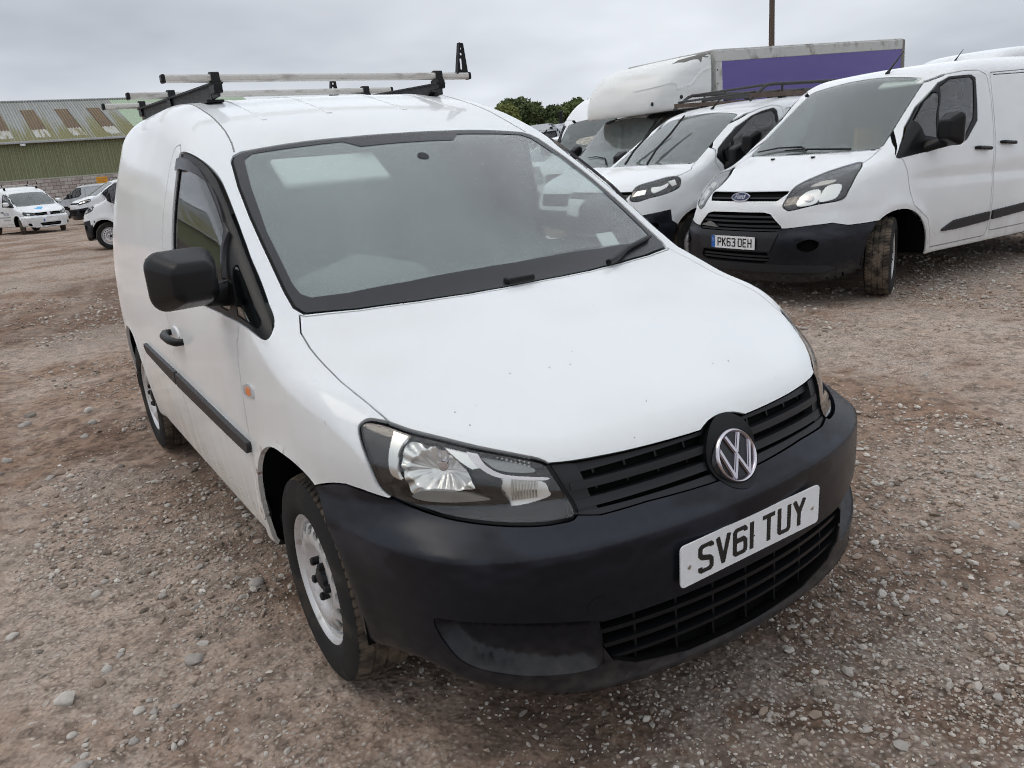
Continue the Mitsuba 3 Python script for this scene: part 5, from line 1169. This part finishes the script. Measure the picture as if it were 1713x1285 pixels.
def ground_fn(p, n, uv):
    a = fbm(p.x * .35 + 7, p.y * .35, 2.0, 4)
    b = fbm(p.x * 1.6, p.y * 1.6 + 3, 5.0, 4)
    c = fbm(p.x * 9, p.y * 9, 1.0, 3)
    f = fbm(p.x * 24, p.y * 24, 7.0, 3)
    g = noise(p.x * 130, p.y * 130, 3.0)
    base = mix((.245, .165, .120), (.385, .300, .243), step(.36, .66, .7 * b + .3 * fbm(p.x * .6 + 1, p.y * .6, 8.0, 3)))
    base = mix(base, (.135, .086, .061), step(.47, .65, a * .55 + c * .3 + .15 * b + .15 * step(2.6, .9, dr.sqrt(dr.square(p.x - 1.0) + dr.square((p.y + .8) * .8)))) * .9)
    tr = dr.minimum(tracks(p.x, p.y, dr), 1.0)
    base = mix(base, (.36, .295, .245), tr * .5 * step(.3, .6, c))
    base = mix(base, base * .50, step(.48, .30, f) * .75)
    base = mix(base, base * 1.35, step(.55, .75, f) * .6)
    side = step(.2, 2.4, p.y) * step(-5.0, .2, p.x)
    gravel = step(.40, .62, .50 * fbm(p.x * .5 + 11, p.y * .5 + 5, 4.0, 3) + .45 * b + .17 * side + .10 * step(.6, 1.3, p.x) - .07 * step(-1.0, -2.5, p.y)) * (1 - .6 * tr)
    base = mix(base, mix((.37, .30, .252), (.45, .40, .355), f), gravel * .45 * step(.35, .6, c))
    wx, wy = p.x + .018 * (noise(p.x * 35, p.y * 35, 1.0) - .5), p.y + .018 * (noise(p.x * 35, p.y * 35, 9.0) - .5)
    d1, e1, w1 = vor(wx * 62, wy * 62)
    d2, e2, w2 = vor(wx * 27 + 4, wy * 27)
    st = mix((.20, .165, .14), (.52, .475, .425), w1)
    base = mix(base, st, gravel * step(.46, .22, d1 + .2 * w2) * step(.30, .6, w1) * .9)
    base = mix(base, base * .45, gravel * step(.5, .7, d1) * .6)
    base = mix(base, mix((.24, .195, .165), (.50, .455, .40), w2), step(.34 * w1, .16 * w1, d2) * step(.88 - .30 * gravel, .92 - .30 * gravel, w2))
    return mix(base, base * .6, step(.5, .2, g) * .55)
def ground_bump(p, n, uv):
    d1, _, w1 = vor(p.x * 55, p.y * 55)
    d2, _, w2 = vor(p.x * 24 + 4, p.y * 24)
    return .010 * fbm(p.x * 34, p.y * 34, 2.0, 4) + .004 * step(.5, .1, d1) * w1 + .008 * step(.35, .05, d2) * step(.72, .8, w2)
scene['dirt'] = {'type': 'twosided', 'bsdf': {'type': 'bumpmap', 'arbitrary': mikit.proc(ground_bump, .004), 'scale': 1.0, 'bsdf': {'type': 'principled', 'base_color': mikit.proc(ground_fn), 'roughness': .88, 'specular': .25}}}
def axis(a, b, fine, far):
    mid = np.arange(a, b, fine); g = fine * 1.16 ** np.arange(1, 200); g = np.cumsum(g); g = g[g < far]
    return np.concatenate([a - g[::-1], mid, b + g])
def build_ground():
    xs, ys = axis(-5.5, 2.2, .032, 1800), axis(-3.6, 4.6, .032, 1800)
    X, Y = np.meshgrid(xs, ys, indexing='ij')
    Z = ground_z(X, Y)
    v = np.stack([X, Y, Z], -1).reshape(-1, 3); m, n = X.shape
    i, j = np.meshgrid(np.arange(m - 1), np.arange(n - 1), indexing='ij'); k = i * n + j
    f = np.concatenate([np.stack([k, k + n, k + n + 1], -1).reshape(-1, 3), np.stack([k, k + n + 1, k + 1], -1).reshape(-1, 3)])
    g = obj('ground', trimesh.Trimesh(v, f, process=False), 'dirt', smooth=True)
    tag(g, 'brown stony dirt yard with loose gravel', kind='structure')
    return g
def stone_mesh(r_, sub=1, flat=.6):
    m = trimesh.creation.icosphere(sub, 1.0)
    v = m.vertices.copy()
    for _ in range(6):
        d = r_.normal(size=3); d /= np.linalg.norm(d); h = r_.uniform(.55, .9)
        k = v @ d; v -= np.maximum(k - h, 0)[:, None] * d
    v *= [1, r_.uniform(.6, .95), flat * r_.uniform(.7, 1.2)]
    return trimesh.Trimesh(v + r_.normal(0, .03, v.shape), m.faces, process=False)
STONE = [('stone_grey', (.40, .37, .34)), ('stone_pale', (.52, .485, .44)), ('stone_brown', (.32, .25, .20)), ('stone_dark', (.22, .19, .165))]
for nm_, c_ in STONE:
    def fn_(p, n, uv, c_=c_): return mix([q * .72 for q in c_], [q * 1.15 for q in c_], fbm(p.x * 60, p.y * 60, p.z * 60, 3))
    scene[nm_] = principled(mikit.proc(fn_), .85, spec=.25)
scene['gravel_mix'] = principled({'type': 'mesh_attribute', 'name': 'vertex_color'}, .85, spec=.25)
def in_view(r_, n, dmin, dmax, power):
    """Ground points spread over the part of the yard that the view takes in."""
    out = []
    fx, fy = FWD[:2] / np.linalg.norm(FWD[:2])
    while len(out) < n:
        d = dmin * (dmax / dmin) ** (r_.random() ** power); a = r_.uniform(-.85, .85)
        x, y = EYE[0] + d * (fx * math.cos(a) - fy * math.sin(a)), EYE[1] + d * (fy * math.cos(a) + fx * math.sin(a))
        out.append((x, y, d))
    return np.array(out)
def build_stones(g):
    r_ = np.random.default_rng(41)
    kinds = [stone_mesh(r_, 1, .55) for _ in range(9)]
    ply_ = {}
    def put_stone(x, y, s, kind, mat, yaw, name='stone'):
        if (kind, mat) not in ply_: ply_[(kind, mat)] = mikit.ply(kinds[kind], mat, 35)
        z = float(ground_z(np.array(x), np.array(y)))
        obj(name, ply_[(kind, mat)], None, g, M=mat4(x, y, z + s * .12, yaw, r_.normal(0, .12), r_.normal(0, .12), s))
    special = [(-.42, -1.55, .040, 1), (.62, -1.83, .022, 1), (.86, 1.48, .028, 0), (1.21, -.02, .034, 1), (.95, -1.03, .028, 1), (-.60, -1.78, .030, 2)]
    for i, (x, y, s, c) in enumerate(special): put_stone(x, y, s, i % 9, STONE[c][0], i * 1.3)
    pts = in_view(r_, 6000, 1.45, 6.5, 1.25); n = 0
    keep = meshkit.fbm(np.c_[pts[:, :2] * 1.3, 0 * pts[:, 0]] + 2, 3, 6) + .12 * (pts[:, 2] < 2.4) - .10 * (pts[:, 1] < -1.6) * (pts[:, 0] < .2)
    pts = pts[keep > .50]
    for x, y, d in pts:
        if n >= 292: break
        s = .0066 * d * r_.uniform(.6, 1.25) * (1 + .9 * (r_.random() < .10))
        if -3.4 < x < .85 and abs(y) < .86: continue
        n += 1
        put_stone(x, y, min(s, .05), int(r_.integers(9)), STONE[int(r_.choice(4, p=[.36, .22, .27, .15]))][0], r_.uniform(0, 6.28))
    # loose gravel: one mass
    tiny = [(np.array(m.vertices), np.array(m.faces)) for m in (stone_mesh(r_, 0, .65) for _ in range(8))]
    N = 150000
    pts = in_view(r_, N, 1.3, 17, 1.05)
    rt = np.clip((pts[:, 1] - .2) / 1.6, 0, 1); fg = np.clip((pts[:, 0] - .5) / .6, 0, 1); lf = np.clip((-pts[:, 1] - 1.0) / 1.2, 0, 1) * np.clip((.6 - pts[:, 0]) / .8, 0, 1)
    dens = meshkit.fbm(np.c_[pts[:, :2] * 1.1, 0 * pts[:, 0]] + 5, 3, 3) + .16 * rt + .10 * fg - .08 * lf - .10 * np.clip(tracks(pts[:, 0], pts[:, 1]), 0, 1)
    pts = pts[(dens > .485 + .14 * r_.random(len(pts)))]
    z = ground_z(pts[:, 0], pts[:, 1]); V, F, Cc, off = [], [], [], 0
    pal = np.array([(.46, .42, .375), (.60, .56, .505), (.34, .265, .21), (.20, .165, .135), (.43, .36, .305)])
    for i, (x, y, d) in enumerate(pts):
        v, f = tiny[i % 8]; s = (.0023 + .0016 * d * .55) * r_.lognormal(0, .58); s = min(s, .026)
        a = r_.uniform(0, 6.28); ca, sa = math.cos(a), math.sin(a)
        w = v * s * [1, r_.uniform(.6, 1), r_.uniform(.5, 1)]; w = np.stack([w[:, 0] * ca - w[:, 1] * sa, w[:, 0] * sa + w[:, 1] * ca, w[:, 2]], 1) + [x, y, z[i] + s * .25]
        V.append(w); F.append(f + off); off += len(w); Cc.append(np.tile(pal[r_.choice(5, p=[.3, .16, .24, .12, .18])] * r_.uniform(.75, 1.15), (len(w), 1)))
    big = [(np.array(m.vertices), np.array(m.faces)) for m in (stone_mesh(r_, 1, .6) for _ in range(8))]
    pts = in_view(r_, 14000, 1.4, 5.0, 1.25)
    dens = meshkit.fbm(np.c_[pts[:, :2] * 2.0, 0 * pts[:, 0]] + 9, 3, 5) + .06 * np.clip((pts[:, 1] - .2) / 1.6, 0, 1) + .06 * (pts[:, 2] < 2.4) - .09 * np.clip((-pts[:, 1] - 1.2) / 1.0, 0, 1) * np.clip((.4 - pts[:, 0]) / .6, 0, 1)
    pts = pts[dens > .47 + .12 * r_.random(len(pts))][:5200]
    z = ground_z(pts[:, 0], pts[:, 1])
    for i, (x, y, d) in enumerate(pts):
        v, f = big[i % 8]; s = min(.0042 * r_.lognormal(0, .45) * (1 + .22 * (d - 1.4)), .017); a = r_.uniform(0, 6.28); ca, sa = math.cos(a), math.sin(a)
        w = v * s * [1, r_.uniform(.65, 1), r_.uniform(.6, 1)]; w = np.stack([w[:, 0] * ca - w[:, 1] * sa, w[:, 0] * sa + w[:, 1] * ca, w[:, 2]], 1) + [x, y, z[i] + s * .22]
        V.append(w); F.append(f + off); off += len(w); Cc.append(np.tile(pal[r_.choice(5, p=[.3, .2, .22, .12, .16])] * r_.uniform(.75, 1.15), (len(w), 1)))
    k = obj('gravel', trimesh.Trimesh(np.vstack(V), np.vstack(F), process=False), 'gravel_mix', smooth=False, color=np.vstack(Cc))
    tag(k, 'loose grey and brown gravel scattered over the dirt yard', 'gravel', kind='stuff')
def build_shed():
    k = thing('industrial_shed', 'long green corrugated shed with mossy grey roof on a block wall', 'building')
    AA, n, u = np.array([-57.787, .0837]), np.array([.99973, .02342]), np.array([-.02342, .99973])
    M = np.eye(4); M[:3, 0] = [*u, 0]; M[:3, 1] = [*-n, 0]; M[:3, 2] = [0, 0, 1]; M[:3, 3] = [*AA, 0]     # local: s along the wall, t into the building, z up
    M[:3, 1] *= 1
    s0, s1, ze, zr, tr = -34.0, 19.0, 4.70, 7.94, 9.57
    def sheet(sa, sb, rows, pitch, amp, nrm, box_=False):
        xs = np.arange(sa, sb, pitch / 8)
        ph = xs / pitch * 2 * np.pi
        wv = amp * (np.clip(np.sin(ph) * 2.2, -1, 1) if box_ else np.sin(ph))
        L = [np.stack([xs, t + wv * nrm[0], z + wv * nrm[1]], 1) for t, z in rows]
        v = np.vstack(L); c = len(xs); f = []
        i = np.arange(c - 1)
        for r_ in range(len(rows) - 1):
            a = r_ * c + i; f += [np.stack([a, a + 1, a + c + 1], 1), np.stack([a, a + c + 1, a + c], 1)]
        return trimesh.Trimesh(v, np.vstack(f), process=False)
    obj('cladding', sheet(s0, s1, [(0, 2.42), (0, 4.66)], .20, .034, (-1, 0), True), 'green_cladding', k, False, M)
    sl = math.atan2(zr - ze, tr); nv = (-math.sin(sl), math.cos(sl))
    R_ = lambda t: (t, ze + (zr - ze) * t / tr)
    brown = [(2.70, 3.57), (4.81, 5.67), (6.93, 7.77)] + [(2.70 - 2.12 * i, 3.57 - 2.12 * i) for i in range(1, 8)]
    cuts = sorted(brown); x = s0
    obj('roof', sheet(s0, 8.88, [R_(-.25), R_(2.4)], .177, .028, nv), 'mossy_roof', k, False, M)
    for a, b in cuts:
        obj('roof', sheet(x, a, [R_(2.4), R_(7.4)], .177, .028, nv), 'mossy_roof', k, False, M)
        rl = obj('rooflight', sheet(a, b, [R_(2.4), R_(7.4)], .177, .034, nv), 'brown_rooflight', k, False, M)
        obj('clear_sheet', sheet(a, b, [(R_(.75)[0], R_(.75)[1] + .012), (R_(2.5)[0], R_(2.5)[1] + .012)], .177, .032, nv), 'pale_sheet', k, False, M)
        x = b
    obj('roof', sheet(x, 8.88, [R_(2.4), R_(7.4)], .177, .028, nv), 'mossy_roof', k, False, M)
    obj('roof', sheet(s0, 8.88, [R_(7.4), R_(tr)], .177, .028, nv), 'mossy_roof', k, False, M)
    obj('roof', sheet(8.88, s1, [R_(-.25), R_(tr)], .177, .030, nv), 'pale_green_sheet', k, False, M)
    obj('far_roof', trimesh.Trimesh([[s0, tr, zr], [s1, tr, zr], [s1, 2 * tr, ze], [s0, 2 * tr, ze]], [[0, 1, 2], [0, 2, 3]], process=False), 'mossy_roof', k, False, M)
    obj('ridge_cap', tube([(s0, tr, zr + .02), (s1, tr, zr + .02)], .10, 8), 'mossy_roof', k, 40, M)
    obj('gutter', box(s0, s1, -.42, -.26, 4.58, 4.72, .03), 'gutter_grey', k, 40, M)
    obj('sill_flashing', box(s0, s1, -.07, .0, 2.36, 2.44), 'flashing', k, False, M)
    end = Polygon([(0, 0), (2 * tr, 0), (2 * tr, ze), (tr, zr), (0, ze)])
    for s_ in (s0, s1 - .05):
        e = plate_mesh(end, .05); B = np.array([[0, 0, 1, s_], [1, 0, 0, 0], [0, 1, 0, 0], [0, 0, 0, 1.0]]); obj('gable', tm(e, B), 'green_cladding', k, False, M)
    # block wall: backing mortar, blocks one by one where the photograph shows them
    wk = obj('wall', box(s0, s1, .0, .2, 0, 2.36), 'mortar', k, False, M)
    r_ = np.random.default_rng(5); bl, bw, bh = [], .45, .225
    for m_ in range(3):
        b_ = box(-bw / 2 + .011, bw / 2 - .011, -.05, 0, -bh / 2 + .011, bh / 2 - .011, 0); bl.append([mikit.ply(b_, mt, False) for mt in ('block_a', 'block_b', 'block_c')])
    n_ = 0; rest = []
    for c in range(10):
        zc = 2.36 - bh / 2 - c * bh
        for s_ in np.arange(-9.0 + (.5 * bw if c % 2 else 0), 11.0, bw):
            vis = -1.0 <= s_ <= 8.6 and c < 10
            if zc < .05: continue
            if vis and n_ < 240:
                n_ += 1
                obj('block', bl[n_ % 3][int(r_.integers(3))], None, wk, M=M @ mat4(s_, r_.normal(-.008, .010), zc))
            else:
                rest.append(tm(box(-bw / 2 + .006, bw / 2 - .006, -.05, 0, -bh / 2 + .006, bh / 2 - .006), mat4(s_, 0, zc)))
    kk = obj('blockwork', cat(*rest), 'block_b', wk, False, M); tag(kk, kind='stuff')
    sg = tag(obj('wall_sign', tm(box(5.50, 6.18, -.085, -.06, 1.84, 2.24, .008), M), 'sign_yellow', smooth=False), 'small orange-yellow sign on the block wall of the green shed', 'sign')
    for z in (2.12, 2.02, 1.93):
        obj('print_line', tm(box(5.58, 6.10, -.0872, -.0852, z - .018, z + .018), M), 'sign_red', sg, False)
    lk = thing('flood_light', 'small white floodlight under the gutter of the green shed', 'floodlight')
    obj('casing', tm(box(1.62, 1.92, -.62, -.48, 4.42, 4.56, .02), M), 'gutter_grey', lk, 30); obj('lens', tm(box(1.65, 1.89, -.635, -.621, 4.44, 4.54), M), 'plate_white', lk); obj('bracket', tm(box(1.75, 1.79, -.50, -.02, 4.50, 4.54), M), 'dark_plastic', lk)
def green_fn(p, n, uv):
    s = fbm(p.y * 14, p.z * .6, 3.0, 3)
    return mix((.20, .215, .115), (.27, .285, .17), s)
def moss_fn(p, n, uv):
    t = (p.z - 4.7) / 3.24
    a = fbm(p.y * 2.2, t * 2.2, 1.0, 4); st = fbm(p.y * 7.0, t * 1.1, 6.0, 3)
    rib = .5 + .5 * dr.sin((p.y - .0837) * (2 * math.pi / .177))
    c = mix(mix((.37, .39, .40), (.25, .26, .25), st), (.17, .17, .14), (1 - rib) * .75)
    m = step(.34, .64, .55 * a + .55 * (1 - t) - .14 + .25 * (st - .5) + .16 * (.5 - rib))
    return mix(c, mix((.155, .150, .052), (.20, .185, .085), st), m * .9)
scene['green_cladding'] = principled(mikit.proc(green_fn), .55)
scene['mossy_roof'] = principled(mikit.proc(moss_fn), .85)
def brown_fn(p, n, uv): return mix(mix((.15, .105, .075), (.105, .075, .062), fbm(p.y * 5, p.z * 2, 2.0, 3)), (.25, .19, .085), step(.6, .95, .5 + .5 * dr.sin((p.y - .0837) * (2 * math.pi / .177))) * .7)
scene['brown_rooflight'] = principled(mikit.proc(brown_fn), .8)
def pale_fn(p, n, uv):
    return mix((.42, .42, .39), (.20, .18, .09), step(.45, .75, fbm(p.y * 9, p.z * 3, 1.0, 3)))
scene['pale_sheet'] = principled(mikit.proc(pale_fn), .8)
scene['pale_green_sheet'] = principled((.33, .42, .30), .6)
scene['gutter_grey'] = principled((.42, .43, .44), .5); scene['flashing'] = principled((.40, .40, .33), .6); scene['mortar'] = principled((.17, .145, .13), .95)
for nm_, c_ in (('block_a', (.46, .40, .37)), ('block_b', (.40, .34, .31)), ('block_c', (.52, .47, .43))):
    def fb_(p, n, uv, c_=c_): return mix([q * .75 for q in c_], [q * 1.12 for q in c_], fbm(p.y * 7, p.z * 7, 1.0, 4))
    scene[nm_] = principled(mikit.proc(fb_), .95)
scene['sign_yellow'] = principled((.72, .34, .02), .5); scene['sign_red'] = principled((.42, .16, .03), .5)
scene['bark'] = principled((.085, .065, .05), .95)
for nm_, a_, b_ in (('leaf_olive', (.14, .165, .05), (.24, .26, .09)), ('leaf_dark', (.065, .092, .04), (.125, .16, .065)), ('leaf_mid', (.08, .115, .045), (.15, .19, .07))):
    def fl_(p, n, uv, a_=a_, b_=b_): return mix(a_, b_, noise(p.x * 1.3, p.y * 1.3, p.z * 1.3) * .6 + .4 * noise(p.x * 9, p.y * 9, p.z * 9))
    scene[nm_] = {'type': 'twosided', 'bsdf': {'type': 'principled', 'base_color': mikit.proc(fl_), 'roughness': .7, 'specular': .25}}
def tree(label, x, y, h, w, mat, seed, conifer=False, leaves=13000, size=.27):
    r_ = np.random.default_rng(seed)
    k = thing('tree', label, 'tree', 'trees beyond the yard')
    pts = [(x, y, -.2), (x + r_.normal(0, .15), y + r_.normal(0, .15), h * .35), (x + r_.normal(0, .25), y + r_.normal(0, .25), h * .62), (x, y, h * .9)]
    obj('trunk', tube(pts, [.26, .20, .13, .03], 9), 'bark', k, 40)
    blobs, br = [], []
    for i in range(46):
        t = r_.uniform(.12, .98); a = r_.uniform(0, 6.28)
        rad = w * ((1 - t) * .95 + .08 if conifer else math.sqrt(max(.05, 1 - ((t - .55) / .5) ** 2))) * r_.uniform(.35, .95)
        c = np.array([x + rad * math.cos(a), y + rad * math.sin(a), h * t]); blobs.append((c, w * r_.uniform(.14, .34) * (.7 if conifer else 1)))
        br.append(tube([(x, y, h * t * .75), (c + [x, y, h * t * .8]) / 2, c], [.09, .06, .02], 5))
    obj('limbs', cat(*br), 'bark', k, 40)
    wts = np.array([b[1] ** 2 for b in blobs]); ix = r_.choice(len(blobs), leaves, p=wts / wts.sum())
    d = r_.normal(size=(leaves, 3)); d /= np.linalg.norm(d, axis=1, keepdims=True)
    c = np.array([blobs[i][0] for i in ix]) + d * np.array([blobs[i][1] for i in ix])[:, None] * r_.uniform(.55, 1.12, (leaves, 1)) * [1, 1, .8]
    a = r_.normal(size=(leaves, 3)); a /= np.linalg.norm(a, axis=1, keepdims=True); b = np.cross(a, r_.normal(size=(leaves, 3))); b /= np.linalg.norm(b, axis=1, keepdims=True)
    s = size * r_.uniform(.5, 1.2, (leaves, 1))
    V = np.stack([c - a * s, c - b * s * .45, c + a * s, c + b * s * .45], 1).reshape(-1, 3); i = np.arange(leaves) * 4
    F = np.vstack([np.stack([i, i + 1, i + 2], 1), np.stack([i, i + 2, i + 3], 1)])
    obj('crown', trimesh.Trimesh(V, F, process=False), mat, k, False)
def at(px, D, v=240):
    """Ground point at depth D along the view through the photograph column px, at eye level."""
    a, b = (px - 856.5) / 1313.0, (642.5 - v) / 1313.0
    d = np.array([FWD[0] + a * .55554 + b * UP[0], FWD[1] + a * .82744 + b * UP[1]]); d /= np.linalg.norm(d)
    return EYE[:2] + d * D
def build_far():
    for lab, px, D, h, w, mat, seed, con in (
        ('pale olive bushy tree at the left end of the tree line', 826, 84, 5.5, 4.0, 'leaf_olive', 3, False), ('tall dark round tree in the middle of the tree line', 874, 90, 6.6, 3.9, 'leaf_dark', 4, False),
        ('dark pointed conifer with stepped tops right of the round tree', 928, 92, 6.1, 3.1, 'leaf_dark', 5, True), ('green tree at the right end of the tree line, next to the high white van', 958, 95, 6.6, 3.2, 'leaf_mid', 6, False),
        ('dark tree standing behind the purple box truck', 1010, 100, 6.2, 3.6, 'leaf_dark', 7, False), ('low olive bush left of the tree line, mostly behind the front van roof', 795, 86, 4.9, 3.0, 'leaf_olive', 8, False), ('mid green tree filling the gap right of the tall round tree', 903, 93, 6.0, 3.4, 'leaf_mid', 10, False), ('small olive tree low behind the roof of the front van', 800, 88, 5.5, 3.4, 'leaf_olive', 9, False)):
        x, y = at(px, D); tree(lab, x, y, h, w, mat, seed, con)
    x, y = at(1291, 38, 60)
    k = thing('utility_pole', 'bare wooden utility pole rising behind the purple box truck', 'pole')
    obj('shaft', tube([(x, y, -.3), (x, y, 10.5)], [.14, .10], 12), 'pole_wood', k, 40); obj('crossarm', box(x - .9, x + .9, y - .05, y + .05, 9.6, 9.72), 'pole_wood', k); obj('cap', tube([(x, y, 10.5), (x, y, 10.56)], [.11, .06], 10), 'dark_plastic', k)
    x, y = at(941, 27)
    k = thing('post', 'square black post standing among the far vans', 'post')
    obj('shaft', box(x - .05, x + .05, y - .05, y + .05, -.2, 2.62, .015), 'black_plastic', k, 40); obj('cap', box(x - .06, x + .06, y - .06, y + .06, 2.62, 2.66, .015), 'black_plastic', k, 40)
scene['pole_wood'] = principled((.11, .085, .065), .9)
g_ = build_ground()
cv = build_caddy(); build_rack(cv)
build_fleet(); build_truck()
build_stones(g_); build_shed(); build_far()
